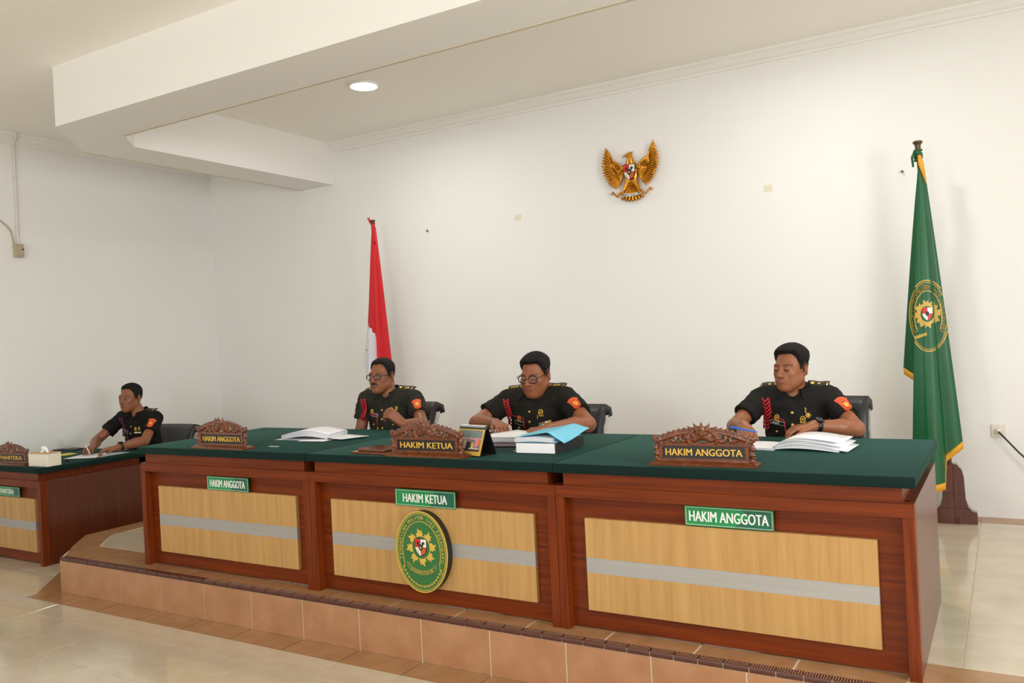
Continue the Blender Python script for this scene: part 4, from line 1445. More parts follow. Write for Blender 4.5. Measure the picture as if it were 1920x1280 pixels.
# clerk's desk
CZ = ZL + .75
r = empty('tissue_box', (-1.672, .350, CZ), D(4))
tag(r, 'cream tissue box with a wooden rim on the clerk desk', 'tissue box')
MB().box(-.115, .115, -.058, .058, 0, .098).build('box', M['tissuebox'], r, bevel=.004)
MB().box(-.117, .117, -.060, .060, .098, .104).build('rim', M['tissuetop'], r, bevel=.002)
F = Field((-.06, -.03, .09), (.07, .03, .16), .003)
F.cap((-.03, 0, .10), (.01, .004, .132), .016, .012, k=.01).cap((.01, .004, .132), (.045, -.004, .108), .013, .010, k=.01).ell((-.012, 0, .136), (.022, .012, .016), k=.008)
put('tissue', np_mesh('tissue', *F.skin(), M['tissue']), r)
r = empty('drinking_glass', (-2.560, 1.060, CZ + .010))
tag(r, 'clear drinking glass standing on a dark tray on the clerk desk', 'glass')
MB().lathe([(.028, 0), (.030, .004), (.036, .085), (.0345, .085), (.0285, .010), (.001, .009)], n=24).build('tumbler', M['glass'], r, smooth='auto')
MB().lathe([(.027, .0102), (.0295, .028), (.001, .0285)], n=24).build('water', M['glass'], r, smooth='auto')
tag(MB().box(-.12, .12, -.055, .055, 0, .010).build('tray', M['plastic'], loc=(-2.52, 1.045, CZ), rot=(0, 0, D(12)), bevel=.003), 'flat dark tray under the drinking glass', 'tray')
tag(sheet('blue_card', .24, .16, M['bluefold'], loc=(-2.36, .70, CZ + .002), rot=(0, 0, D(10))), 'light blue card lying behind the tissue box', 'card')
tag(sheet('yellow_card', .16, .12, M['yellow'], loc=(-2.18, .83, CZ + .0035), rot=(0, 0, D(-12))), 'yellow card lying beside the light blue card', 'card')
r = empty('key_bunch', (-1.70, .535, CZ))
tag(r, 'small bunch of dark keys on the clerk desk', 'keys')
for k in range(4):
    a = .7 * k
    m = MB().box(.0, .045, -.004, .004, .002 + .003 * k, .004 + .003 * k).lathe([(.011, .002 + .003 * k), (.011, .0045 + .003 * k)], n=12)
    m.xf(Matrix.Rotation(a, 4, 'Z') @ Matrix.Translation((.012, 0, 0))).build('key', M['plastic'], r)
MB().tube([(.016 * math.cos(i * .5236), .016 * math.sin(i * .5236), .016) for i in range(12)], .0018, 5, closed=True).build('key_ring', M['cap'], r)
for i, (x, y, w, d, rz, lab) in enumerate(((-1.83, .80, .24, .30, 24, 'white paper under the hands of the clerk'), (-1.675, .895, .16, .26, -6, 'white sheet at the edge of the clerk desk nearest the bench'), (-1.70, .74, .15, .14, 30, 'short white sheet beside the keys'))):
    tag(sheet('document_sheet', w, d, M['paper'], loc=(x, y, CZ + .002 + .0022 * i), rot=(0, 0, D(rz)), f=lambda u, v: .0015 + .004 * u * v), lab, 'paper')

# ---------------------------------------------------------------- office chairs
def office_chair(loc, rz, top, label, w=.50, lean=.10):
    r = empty('office_chair', loc, rz)
    tag(r, label, 'chair')
    F = Field((-w / 2 - .02, -.28, .38), (w / 2 + .02, .26, .53), .008)
    for xx in np.linspace(-w / 2 + .06, w / 2 - .06, 5):
        F.cap((xx, -.20, .445), (xx, .18, .440), .042, .040, k=.03)
    put('seat', np_mesh('seat', *F.skin(), M['leather']), r)
    # backrest: padded sheet with a rolled-over top
    prof = [(.205, .46), (.225, .52), (.235, .60), (.238, .70), (.246 + lean * .2, top - .075), (.262 + lean * .25, top - .022), (.285 + lean * .3, top), (.315 + lean * .3, top - .012), (.322 + lean * .3, top - .045)]
    P = []
    for (y, z) in prof:
        row = []
        for j in range(13):
            u = -1 + 2 * j / 12
            row.append((u * w / 2, y - .035 * u * u + .014 * math.cos(u * 9) * 0, z))
        P.append(row)
    MB().grid(P).build('backrest', M['leather'], r, smooth=True, solid=-.040)
    for s in (-1, 1):
        MB().grid([[(s * (w / 2 + .003), y - .012 + .004, z), (s * (w / 2 + .003), y + .040, z)] for (y, z) in [(.19, .42), (.21, .52), (.215, .62), (.222, .72), (.232 + lean * .2, top - .070), (.245 + lean * .2, top - .028)]]).build('side_frame', M['chrome'], r, solid=.010)
        MB().tube([(s * (w / 2 + .02), .19, .60), (s * (w / 2 + .03), .05, .625), (s * (w / 2 + .03), -.12, .615), (s * (w / 2 + .025), -.17, .56), (s * (w / 2 - .02), -.12, .43)], .016, 8).build('armrest', M['chrome'], r, smooth=True)
    MB().lathe([(.030, .06), (.030, .22), (.022, .225), (.022, .40)], n=14).build('gas_column', M['chrome'], r, smooth='auto')
    for k in range(5):
        a = 2 * math.pi * k / 5 + .3
        c, s = math.cos(a), math.sin(a)
        g = MB().tube([(.02 * c, .02 * s, .085), (.26 * c, .26 * s, .062)], [.022, .014], 8).build('base_leg', M['chrome'], r, smooth='auto')
        MB().lathe([(.010, -.022), (.027, -.020), (.027, .020), (.010, .022)], c=(0, 0, 0), n=14, axis='x').xf(Matrix.Translation((.262 * c, .262 * s, .027)) @ Matrix.Rotation(a, 4, 'Z')).build('caster', M['plastic'], g)
    return r

# ---------------------------------------------------------------- people
M['cloth1'] = mat('olive_uniform', rgb(38, 38, 30), 0.8, spec=.2, noise=((220, 220, 220), rgb(41, 40, 32), .7), bump=.05)
M['cloth2'] = mat('dark_olive_uniform', rgb(28, 26, 20), 0.8, spec=.2, noise=((220, 220, 220), rgb(31, 29, 22), .7), bump=.05)
M['cloth3'] = mat('charcoal_uniform', rgb(27, 25, 23), 0.8, spec=.2, noise=((220, 220, 220), rgb(30, 28, 26), .7), bump=.05)
M['cloth4'] = mat('black_uniform', rgb(18, 17, 16), 0.8, spec=.2, noise=((220, 220, 220), rgb(21, 20, 18), .7), bump=.05)
M['shoe'] = mat('black_shoe_leather', rgb(20, 19, 19), .25)
M['hair'] = mat('black_hair', rgb(23, 19, 17), .72, spec=.25, noise=((260, 260, 90), rgb(12, 10, 9), .8), bump=.6)
M['skin'] = attr_mat('skin', .42, sub=.08)
M['eyewhite'] = mat('eye_white', rgb(150, 136, 124), .35)
M['iris'] = mat('dark_iris', rgb(24, 16, 12), .15)
M['spectacles'] = mat('spectacle_frame', rgb(26, 24, 24), .25)
M['epaulette'] = mat('epaulette_cloth', rgb(26, 25, 24), .7)
M['brass'] = mat('brass_button', rgb(222, 182, 84), .28, metal=.7)
M['braid'] = mat('red_braid', rgb(176, 22, 34), .55)
M['braidp'] = mat('purple_braid', rgb(92, 30, 74), .55)
M['patchr'] = mat('orange_patch', rgb(214, 86, 42), .6)
M['patchy'] = mat('patch_yellow', rgb(240, 170, 60), .6)
M['patchd'] = mat('patch_red', rgb(196, 44, 36), .6)
M['watch'] = mat('watch_black', rgb(22, 22, 24), .25)
M['ribb'] = mat('ribbon_blue', rgb(92, 170, 214), .5)
M['ribg'] = mat('ribbon_green', rgb(70, 140, 96), .5)
M['riby'] = mat('ribbon_yellow', rgb(226, 178, 70), .5)

def V3(*a):
    return np.array(a, float)
def rotm(yaw, pitch=0.0, roll=0.0):
    """columns: local x (to the person's left), local y (backwards), z up; yaw turns about z, pitch > 0 nods down"""
    return np.array((Matrix.Rotation(D(yaw), 3, 'Z') @ Matrix.Rotation(D(pitch), 3, 'X') @ Matrix.Rotation(D(roll), 3, 'Y')))

def head_shape(F, c, R, s, fat=1.0, moust=False, lid=0.0):
    P = lambda x, y, z: c + R @ (V3(x, y, z) * s)
    E = lambda x, y, z, r, k=.01, op='add', R2=None: F.ell(P(x, y, z), np.array(r) * s, R if R2 is None else R @ R2, k * s, op)
    C = lambda a, b, ra, rb, k=.01, op='add': F.cap(P(*a), P(*b), ra * s, rb * s, k * s, op)
    E(0, .014, .030, (.0725, .092, .084), .01)
    E(0, -.034, -.030, (.0585 * fat, .058, .078), .03)
    for q in (-1, 1):
        C((q * .050 * fat, .004, -.052), (q * .020, -.066, -.092), .021 * fat, .019, .03)
        E(q * .038 * fat, -.060, -.020, (.024 * fat, .022, .026), .02)
        E(q * .030 * fat, -.050, -.062, (.026 * fat, .026, .026), .025)
    C((-.036, -.074, .022), (.036, -.074, .022), .0135, .0135, .018)
    E(0, -.074, -.092, (.023 * fat, .020, .018), .02)
    E(0, -.074, -.054, (.030, .024, .026), .02)
    for q in (-1, 1):
        E(q * .031, -.101, .005, (.019, .0155, .011), .010, 'cut')
    C((0, -.084, .016), (0, -.107, -.020), .0082, .0125, .012)
    E(0, -.1105, -.026, (.0140, .0130, .0115), .006)
    for q in (-1, 1):
        E(q * .0155, -.098, -.029, (.0092, .0110, .0085), .005)
        E(q * .031, -.0835 - lid * .3, .0085 - lid, (.0170, .0110, .0062 + lid * .8), .003)           # upper lid
        E(q * .031, -.0825, -.0035, (.0155, .0095, .0040), .003)          # lower lid
        Rr = np.array(Matrix.Rotation(D(q * 30), 3, 'Z') @ Matrix.Rotation(D(-8), 3, 'X'))
        E(q * .0800, .016, -.003, (.0085, .0195, .0320), .005, 'add', Rr)  # ears
        E(q * .0860, .008, .001, (.0060, .0110, .0180), .004, 'cut', Rr)
        E(q * .0735, .006, -.028, (.0085, .0105, .0110), .006)
    E(0, -.0955, -.0515, (.0235, .0075, .0052), .004)
    E(0, -.0935, -.0615, (.0210, .0085, .0064), .004)
    C((-.021, -.094, -.0562), (.021, -.094, -.0562), .0018, .0018, .002, 'cut')
    if moust:
        C((-.026, -.092, -.0455), (0, -.101, -.0395), .0050, .0060, .003)
        C((.026, -.092, -.0455), (0, -.101, -.0395), .0050, .0060, .003)

def hand(F, w, d, n, thumb, curl=(18, 26, 20), spread=1.0, s=1.0, droop=0.0):
    """five-fingered hand: wrist w, direction d, palm normal n (towards the palm side), thumb = +1/-1 along d x n"""
    d = np.array(d, float); d /= np.linalg.norm(d)
    n = np.array(n, float); n -= d * (n @ d); n /= np.linalg.norm(n)
    sd = np.cross(d, n) * thumb
    L = lambda a, b, c: w + (d * a + sd * b + n * c) * s
    for i in range(4):
        off = (1.5 - i) * .0195
        F.cap(L(.0, off * .55, 0), L(.082, off, -.002), .0175 * s, .0125 * s, k=.010)
    F.cap(L(.01, .018, .006), L(.055, .036, .008), .016 * s, .014 * s, k=.012)
    tips = []
    for i in range(4):
        off = (1.5 - i) * .0205
        ln = (.98, 1.08, 1.0, .80)[i]
        p = L(.084, off, -.001)
        ang = D(droop)
        fan = (1.5 - i) * .055 * spread
        for q in range(3):
            ang += D(curl[q] * (1 + .10 * i))
            l = (.040, .026, .021)[q] * ln * s
            v = (d * math.cos(fan) + sd * math.sin(fan)) * math.cos(ang) + n * math.sin(ang)
            p2 = p + v * l
            F.cap(p, p2, (.0092, .0084, .0078)[q] * s, (.0084, .0078, .0066)[q] * s, k=.0035)
            p = p2
        tips.append(p)
    p = L(.034, .034, .008)
    a0 = D(38)
    for q in range(2):
        a0 -= D(12 + curl[0] * .25)
        v = d * math.cos(a0) + sd * math.sin(a0) + n * (.18 + .22 * q)
        v /= np.linalg.norm(v)
        p2 = p + v * (.040, .030)[q] * s
        F.cap(p, p2, (.0125, .0100)[q] * s, (.0100, .0080)[q] * s, k=.005)
        p = p2
    return tips, p

def decal(parent, name, poly, m, bvh, c, dirv, up, off=.002, th=.0015, sub=.014):
    """small flat piece (2-D outline) laid on the uniform around c, seen along dirv"""
    dirv = Vector(dirv).normalized()
    up = Vector(up); up = (up - dirv * up.dot(dirv)).normalized()
    rt = dirv.cross(up)
    vs, fs = subdiv([(x, 0, z) for x, z in poly], [tuple(range(len(poly)))], sub)
    out = []
    h0 = bvh.ray_cast(Vector(c) - dirv * .5, dirv)
    if h0[0] is None:
        return None
    for x, _, z in vs:
        o = Vector(c) + rt * x + up * z - dirv * .5
        h = bvh.ray_cast(o, dirv)
        p = h[0] if h[0] is not None and (h[0] - h0[0]).length < .08 else o + dirv * (h0[0] - o).dot(dirv)
        out.append(tuple(p - dirv * off))
    mb = MB().add(out, fs)
    # side walls by solidify
    return mb.build(name, m, parent, solid=th)
def rect(w, h):
    return [(-w / 2, -h / 2), (w / 2, -h / 2), (w / 2, h / 2), (-w / 2, h / 2)]

def person(P):
    b = V3(*P['base'])
    root = empty('person', tuple(b))
    tag(root, P['label'], 'person')
    J = {k: V3(*P[k]) - b for k in ('head', 'sl', 'sr', 'el', 'er', 'wl', 'wr')}
    g = P.get('girth', 1.0)
    s = P.get('hs', 1.0)
    R = rotm(*P['look'])
    hc = J['head']
    S = (J['sl'] + J['sr']) / 2
    N = S + V3(0, .0, .040) + V3(*P.get('neck', (0, 0, 0)))
    Hh = V3(0, .0, .53)
    Cc = S + (Hh - S) * .30 + V3(0, .0, 0)
    Bb = S + (Hh - S) * .66 + V3(0, -.015 * g, 0)
    h = P.get('vox', .0034)
    pts = np.array([hc + V3(0, 0, .15), hc - V3(0, 0, .2), J['sl'], J['sr'], J['el'], J['er'], J['wl'] + V3(0, -.2, 0), J['wr'] + V3(0, -.2, 0), J['wl'], J['wr'], S - V3(0, 0, .25)] + ([V3(*P['lh']) - b] if 'lh' in P else []))
    F = Field(pts.min(0) - .13, pts.max(0) + .13, h)
    head_shape(F, hc, R, s, P.get('fat', 1.0), P.get('moust', False), P.get('lid', 0.0))
    nk = hc + R @ (V3(0, .024, -.055) * s)
    F.cap(nk, N + V3(0, .015, -.03), .050 * s * P.get('fat', 1.0), .060 * g, k=.025)
    if P.get('fat', 1.0) > 1.05:
        F.ell(hc + R @ (V3(0, -.035, -.095) * s), V3(.048, .045, .030) * s, R, k=.03)
    F.ell(Cc, (.13 * g, .075 * g, .16), k=.03)
    F.cap(N + V3(0, .0, -.03), N + V3(0, -.030, -.060), .050, .036, k=.03)
    F.cap(J['sl'] * .8 + S * .2, J['sr'] * .8 + S * .2, .036, k=.03)
    for q, (sh, el, wr) in enumerate(((J['sl'], J['el'], J['wl']), (J['sr'], J['er'], J['wr']))):
        F.cap(sh, el, .044 * g, .040 * g, k=.02)
        F.cap(el, el + (wr - el) * .35, .040 * g, .042 * g, k=.012)
        F.cap(el + (wr - el) * .35, wr, .042 * g, .0265 * min(g, 1.08), k=.012)
        hd = P['hl' if q == 0 else 'hr']
        F.cap(wr, wr + V3(*hd['d']) / np.linalg.norm(hd['d']) * .02, .026, .022, k=.012)
        J['tips%d' % q] = hand(F, wr + V3(*hd['d']) / np.linalg.norm(hd['d']) * .012, hd['d'], hd['n'], 1 if hd.get('thumb', 1) > 0 else -1, hd.get('curl', (14, 22, 18)), hd.get('spread', 1.0), hd.get('s', 1.0), hd.get('droop', 0))
    vs, qd = F.skin()
    # skin colours: lips, brows, shaven sides, knuckles
    q = ((vs - hc) @ R) / s
    base = np.array(P['skin'][:3])
    col = np.tile(base, (len(vs), 1))
    x, y, z = q[:, 0], q[:, 1], q[:, 2]
    near = (np.abs(x) < .1) & (np.abs(y) < .125) & (np.abs(z) < .13)
    def blend(mask, c, a=1.0):
        m = np.clip(mask, 0, 1) * near * a
        col[:] = col * (1 - m[:, None]) + np.array(c[:3]) * m[:, None]
    front = (y < -.045)
    lip = 1.5 - ((x / .025) ** 2 + ((z + .0565) / .0115) ** 2) * 1.5
    blend(lip * (y < -.078), rgb(*P.get('lipc', (150, 84, 72))), 1.0)
    ax_ = np.abs(x)
    bz = .0235 + .0035 * np.sin(np.clip((ax_ - .012) / .042, 0, 1) * 2.9)
    brow = ((ax_ > .012) & (ax_ < .052)) * (1 - np.abs(z - bz) / .0052) * 1.6
    blend(brow * front, rgb(34, 25, 20), .85)
    lash = ((ax_ > .017) & (ax_ < .046)) * (1 - np.abs(z - .0052 + P.get('lid', 0.0) * 1.7) / .0030) * 2.0
    blend(lash * (y < -.075), rgb(30, 20, 16), P.get('lash', .75))
    if P.get('moust'):
        mo = ((ax_ < .030)) * (1 - np.abs(z + .0405 + ax_ * .22) / .0080) * 2.4
        blend(mo * (y < -.085), rgb(30, 25, 22), .95)
    zl = np.interp(y, [-.10, -.050, -.036, -.02, .0, .012, .03, .06, .12], [.12, .092, .060, -.010, -.005, .02, .0, -.045, -.055])
    blend((z - zl) / .01 * (y > -.07), rgb(40, 32, 28), .8)
    blend((1 - np.abs(z + .012) / .02) * (np.abs(ax_ - .042) < .02) * front, rgb(176, 100, 74), .16)
    mesh = np_mesh('body', vs, qd, M['skin'], True, np.concatenate([col, np.ones((len(vs), 1))], 1))
    put('body', mesh, root)
    # eyes
    for e in (-1, 1):
        c = hc + R @ (V3(e * .031, -.0795, .0028) * s)
        ey = MB().sphere(tuple(c), .0112 * s, 12).build('eye', M['eyewhite'], root, smooth=True)
        gz = V3(e * .031 + P.get('gaze', (0, 0))[0], -.0795 - .0088, .0028 + P.get('gaze', (0, 0))[1])
        MB().sphere(tuple(hc + R @ (gz * s)), .0050 * s, 10).build('iris', M['iris'], ey, smooth=True)
    # hair
    t0 = P.get('hair_t', .010)
    HF = Field(hc - .14 * s, hc + .16 * s, .0027)
    X, Y, Z = HF.points()
    lo = np.stack([X - hc[0], Y - hc[1], Z - hc[2]], -1) @ R / s
    lx, ly, lz = lo[..., 0], lo[..., 1], lo[..., 2]
    hl = P.get('hairline', .066)
    zl = np.interp(ly, [-.12, -.075, -.052, -.042, -.034, -.026, -.016, -.006, .004, .016, .034, .045, .07, .12], [hl + .002, hl + .002, hl, hl - .004, hl - .016, .036, .002, -.012, .012, .030, .032, -.005, -.045, -.055])
    zl = zl + P.get('recede', .0) * np.exp(-((np.abs(lx) - .040) / .016) ** 2) * (ly < -.02)
    tt = .0030 + t0 * np.clip((lz - .030) / .055, 0, 1) ** .8 + P.get('quiff', .006) * np.clip((lz - .075) / .03, 0, 1) * np.clip((-.005 - ly) / .06, 0, 1)
    edge = np.clip((lz - zl) / .016, 0, 1)
    tt = tt * np.where(ly < -.055, .55 + .45 * edge, .25 + .75 * edge)
    rr = (.0725 + tt, .092 + tt, .084 + tt)
    k0 = np.sqrt((lx / rr[0]) ** 2 + ((ly - .014) / rr[1]) ** 2 + ((lz - .03) / rr[2]) ** 2)
    k1 = np.sqrt((lx / rr[0] ** 2) ** 2 + ((ly - .014) / rr[1] ** 2) ** 2 + ((lz - .03) / rr[2] ** 2) ** 2) + 1e-9
    dd = k0 * (k0 - 1) / k1
    jag = .0035 * np.sin(lx * 520 + ly * 300) + .0025 * np.sin(lx * 910 + 1.3 + ly * 540)
    gg = (zl + jag - lz) * .8
    nz = (.0011 * np.sin(lx * 620 + np.sin(ly * 90) * 2.0) + .0008 * np.sin(lx * 980 + ly * 160 + lz * 240)) * (.3 + .7 * edge)
    HF.d = (np.maximum(dd + nz, gg) * s).astype(np.float32)
    hv, hq = HF.skin()
    put('hair', np_mesh('hair', hv, hq, M['hair']), root)
    # shirt
    SF = Field(pts.min(0) - .20, np.maximum(np.maximum(J['sl'], J['sr']), N) + .20, .0052)
    wsh = np.linalg.norm(J['sl'] - J['sr'])
    SF.cap(J['sl'] * .88 + S * .12, J['sr'] * .88 + S * .12, .062 * g, k=.01)
    SF.ell(Cc + V3(0, -.004, 0), (wsh * .47, .118 * g, .19), k=.07)
    SF.ell(Bb, (.170 * g, .130 * g, .17), k=.07)
    SF.ell(Hh + V3(0, 0, .03), (.175 * g, .125 * g, .10), k=.05)
    for sh in (J['sl'], J['sr']):
        SF.cap(N + V3(0, .022, -.034), sh + (S - sh) * .12 + V3(0, 0, .012), .046, .050 * g, k=.04)
    for sh, el in ((J['sl'], J['el']), (J['sr'], J['er'])):
        f = P.get('sleeve', .62)
        e2 = sh + (el - sh) * (f + .25)
        end = sh + (el - sh) * f
        ax2 = (el - sh) / np.linalg.norm(el - sh)
        ra, rb = .060 * g, .067 * g
        ba = e2 - sh; LL = float(ba @ ba)
        def fn(X, Y, Z, sh=sh, ba=ba, LL=LL, end=end, ax2=ax2):
            px, py, pz = X - sh[0], Y - sh[1], Z - sh[2]
            t = np.clip((px * ba[0] + py * ba[1] + pz * ba[2]) / LL, 0, 1)
            dc = np.sqrt((px - ba[0] * t) ** 2 + (py - ba[1] * t) ** 2 + (pz - ba[2] * t) ** 2) - (ra + (rb - ra) * t)
            wr_ = .0016 * np.sin((px * ba[0] + py * ba[1] + pz * ba[2]) / LL * 34 + px * 60)
            return np.maximum(dc + wr_, (X - end[0]) * ax2[0] + (Y - end[1]) * ax2[1] + (Z - end[2]) * ax2[2])
        SF._apply(np.minimum(sh, end) - .1, np.maximum(sh, end) + .1, fn, .018, 'add')
    # folds across the chest and belly
    X, Y, Z = SF.points()
    SF.d += (.0016 * np.sin(Z * 70 + X * 26 + np.sin(X * 31) * 1.2) + .0012 * np.sin(X * 85 - Z * 40)).astype(np.float32)
    SF.cap(N + V3(0, .004, -.010), N + V3(0, -.02, .09), .054, .062, k=.006, op='cut')     # neck opening
    SF.cap(N + V3(0, -.16, -.075), N + V3(0, -.07, .02), .004, .046, k=.004, op='cut')       # open throat
    sv, sq = SF.skin()
    shirt = put('shirt', np_mesh('shirt', sv, sq, P['cloth']), root)
    bv = bvh_of(shirt)
    # collar
    rows = [[], [], []]
    nn = 22
    for i in range(nn + 1):
        a = D(-152 + 304 * i / nn) + math.pi / 2
        f = abs(i / nn * 2 - 1)
        c, q_ = math.cos(a), math.sin(a)
        fr = max(0, f - .72) / .28
        rn = .060 * max(g * .96, 1)
        rows[0].append(tuple(N + V3(rn * c * .98, .010 + rn * q_, .046 - .040 * f)))
        rows[1].append(tuple(N + V3((rn + .009) * c, .010 + (rn + .009) * q_, .060 - .046 * f)))
        rows[2].append(tuple(N + V3((rn + .024) * c + math.copysign(.030 * fr, c), .006 + (rn + .028) * q_ - .034 * fr, .026 - .022 * f - .040 * fr)))
    MB().grid(rows).build('collar', P['cloth'], root, smooth=True, solid=.005)
    # trousers and shoes
    TF = Field((-.34, -.62, -.01), (.34, .22, .72), .012)
    TF.ell(Hh + V3(0, .02, -.01), (.170 * g, .125 * g, .085), k=.03)
    for e in (-1, 1):
        kn = V3(e * .13, -.42, .50)
        TF.cap(Hh + V3(e * .085, -.02, -.01), kn, .078 * min(g, 1.1), .058, k=.03)
        TF.cap(kn, V3(e * .12, -.38, .09), .056, .048, k=.02)
    put('trousers', np_mesh('trousers', *TF.skin(), P['cloth']), root)
    for e in (-1, 1):
        SH = Field((e * .12 - .08, -.62, -.005), (e * .12 + .08, -.28, .14), .010)
        SH.cap((e * .12, -.36, .045), (e * .125, -.52, .035), .042, .038, k=.02).cap((e * .12, -.375, .06), (e * .12, -.375, .10), .042, .044, k=.02)
        SH.cutplane((e * .12 - .1, -.7, -.1), (e * .12 + .1, -.2, .2), (0, 0, 0.0), (0, 0, -1))
        put('shoe', np_mesh('shoe', *SH.skin(), M['shoe']), root)
    # ----- uniform details
    fwd = (0, 1, 0)
    def spot(dx, dz):
        h_ = bv.ray_cast(Vector((S[0] + dx, -2.0, S[2] + dz)), Vector((0, 1, 0)))
        return h_[0] if h_[0] is not None else Vector((S[0] + dx, S[1] - .1, S[2] + dz))
    for k in range(P.get('buttons', 4)):
        p = spot(.0, -.065 - .062 * k)
        MB().sphere((p.x, p.y - .002, p.z), (.0085, .0045, .0085), 12).build('button', M['brass'], root, smooth=True)
    for e in (-1, 1):
        p = spot(e * .085, -.165)
        MB().sphere((p.x, p.y - .002, p.z), (.0068, .0040, .0068), 10).build('pocket_button', M['brass'], root, smooth=True)
    # epaulettes
    for e, sh in ((1, J['sl']), (-1, J['sr'])):
        a_ = N + V3(e * .066, .012, 0); b_ = sh + V3(e * -.004, .0, .03)
        rows = []
        for i in range(7):
            t = i / 6
            c = a_ + (b_ - a_) * t
            w_ = .021 + .008 * t
            hh = [bv.ray_cast(Vector((c[0], c[1] + dy, c[2] + .3)), Vector((0, 0, -1)))[0] for dy in (-w_, 0, w_)]
            zz = max([q_.z for q_ in hh if q_ is not None] or [c[2]])
            rows.append([(c[0], c[1] - w_ - .014, zz - .020), (c[0], c[1] - .010, zz + .006), (c[0], c[1] + w_ - .002, zz + .016)])
        ep = MB().grid(rows).build('epaulette', M['epaulette'], root, smooth=True, solid=.006)
        ebv = bvh_of(ep)
        def epdot(t, r_, m, nsid=8):
            c = Vector(rows[0][1]).lerp(Vector(rows[6][1]), t)
            decal(ep, 'insignia', ellipse(r_, r_, nsid), m, ebv, c, (0, .9, -1), (0, 1, .9), .0025, .002, .05)
        for t in P.get('stars', (.55, .72)):
            epdot(t, .0085, M['brass'], 7)
        if P.get('ring', True):
            epdot(.24, .0105, M['brass'], 12)
        for dy in (-.014, 0, .014):
            c = Vector(rows[0][1]).lerp(Vector(rows[6][1]), .93) + Vector((0, dy, 0))
            decal(ep, 'end_bar', rect(.007, .006), P.get('bars', M['brass']), ebv, c, (0, .9, -1), (0, 1, .9), .0025, .002, .05)
    # sleeve patch on the left arm
    dv = Vector((-.62, .76, -.12))
    el = J['el']; sh = J['sl']
    c = Vector(tuple(sh + (el - sh) * .22))
    up = Vector(tuple(sh - el)).normalized()
    pa = decal(root, 'sleeve_patch', [(-.028, .020), (0, .034), (.028, .020), (.022, -.026), (0, -.036), (-.022, -.026)], M['patchr'], bv, c, dv, up, .003, .002, .012)
    decal(pa, 'patch_ring', ellipse(.018, .019, 14), M['patchd'], bv, c, dv, up, .0042, .0015, .012)
    decal(pa, 'patch_centre', ellipse(.013, .014, 12), M['patchy'], bv, c, dv, up, .0052, .0015, .012)
    c2 = Vector(tuple(sh + (el - sh) * .22)) + up * .046
    decal(root, 'shoulder_tab', [(-.034, -.006), (-.018, .004), (0, .007), (.018, .004), (.034, -.006), (.030, -.016), (.0, -.004), (-.030, -.016)], M['patchr'], bv, c2, dv, up, .003, .002, .012)
    # name plate on the right breast
    p = spot(-.080, P.get('tagz', -.115))
    tg = decal(root, 'name_tag', rect(.082, .021), M['signw'], bv, p, fwd, (.16 * P.get('tagtilt', 1), 0, 1), .0035, .002, .02)
    decal(tg, 'tag_field', rect(.078, .017), M['eblack'], bv, p, fwd, (.16 * P.get('tagtilt', 1), 0, 1), .0046, .0015, .02)
    if P.get('tag'):
        tvs, tfs = text_mesh(P['tag'], .0085, .045, .0008, .01)
        t_ = Vector(p)
        aa = -.16 * P.get('tagtilt', 1)
        MB().add([(t_.x + v[0] * math.cos(aa) - v[2] * math.sin(aa), t_.y - .0072 + v[1], t_.z + v[0] * math.sin(aa) + v[2] * math.cos(aa)) for v in tvs], tfs).build('tag_lettering', M['signw'], tg)
    # breast badges
    def badge(dx, dz, r_, kind):
        p = spot(dx, dz)
        q_ = (p.x, p.y - .003, p.z)
        m = MB()
        if kind == 'sun':
            m.prism([(p.x + x_, p.z + z_) for x_, z_ in star(8, r_, r_ * .62)], p.y - .006, p.y, 'y')
            m.sphere(q_, (r_ * .45, .006, r_ * .45), 10)
        elif kind == 'wreath':
            m.tube([(p.x + r_ * .8 * math.cos(a), p.y - .004, p.z + r_ * math.sin(a)) for a in [i * math.pi / 7 for i in range(14)]], r_ * .22, 6, closed=True)
            m.prism([(p.x + x_, p.z + z_) for x_, z_ in star(5, r_ * .6, r_ * .3)], p.y - .006, p.y, 'y')
            m.box(p.x - r_, p.x + r_, p.y - .005, p.y, p.z - r_ * 1.25, p.z - r_ * .85)
        else:
            m.tube([(p.x - r_ * .3, p.y - .004, p.z + r_), (p.x + r_ * .3, p.y - .004, p.z + r_ * .3), (p.x - r_ * .2, p.y - .004, p.z - r_ * .3), (p.x + r_ * .2, p.y - .004, p.z - r_)], r_ * .28, 6)
        m.build('badge', M['brass'], root, smooth='auto')
    for bd in P.get('badges', []):
        badge(*bd)
    for i, (dx, dz, m) in enumerate(P.get('ribbons', [])):
        p = spot(dx, dz)
        decal(root, 'ribbon_bar', rect(.017, .011), M[m], bv, p, fwd, (-.25, 0, 1), .0035, .002, .02)
    # braided cord from the right shoulder
    br = M[P.get('braid', 'braid')]
    x0 = J['sr'][0] - S[0] + P.get('bx', .055)
    path = [spot(x0 + .006 * math.sin(i * .5), .012 - .0185 * i) for i in range(10)]
    for i in range(len(path) - 1):
        a_, c = path[i], path[i + 1]
        mid = (a_ + c) / 2
        MB().tube([(a_.x - .017, a_.y - .005, a_.z), (mid.x, mid.y - .010, mid.z - .012), (a_.x + .017, a_.y - .005, a_.z)], .0052, 6).build('braid_link', br, root, smooth=True)
    for e in (-.019, .019):
        MB().tube([(p.x + e, p.y - .004, p.z) for p in path], .0040, 6).build('braid_edge', br, root, smooth=True)
    q0 = path[3]
    lp = [spot(x0 + .02, -.09), spot(-.06, -.100), spot(-.045, -.102), spot(-.038, -.135), spot(-.036, -.180)]
    MB().tube([(p.x, p.y - .006, p.z) for p in lp], .0036, 6).build('cord_loop', br, root, smooth=True)
    e_ = lp[-1]
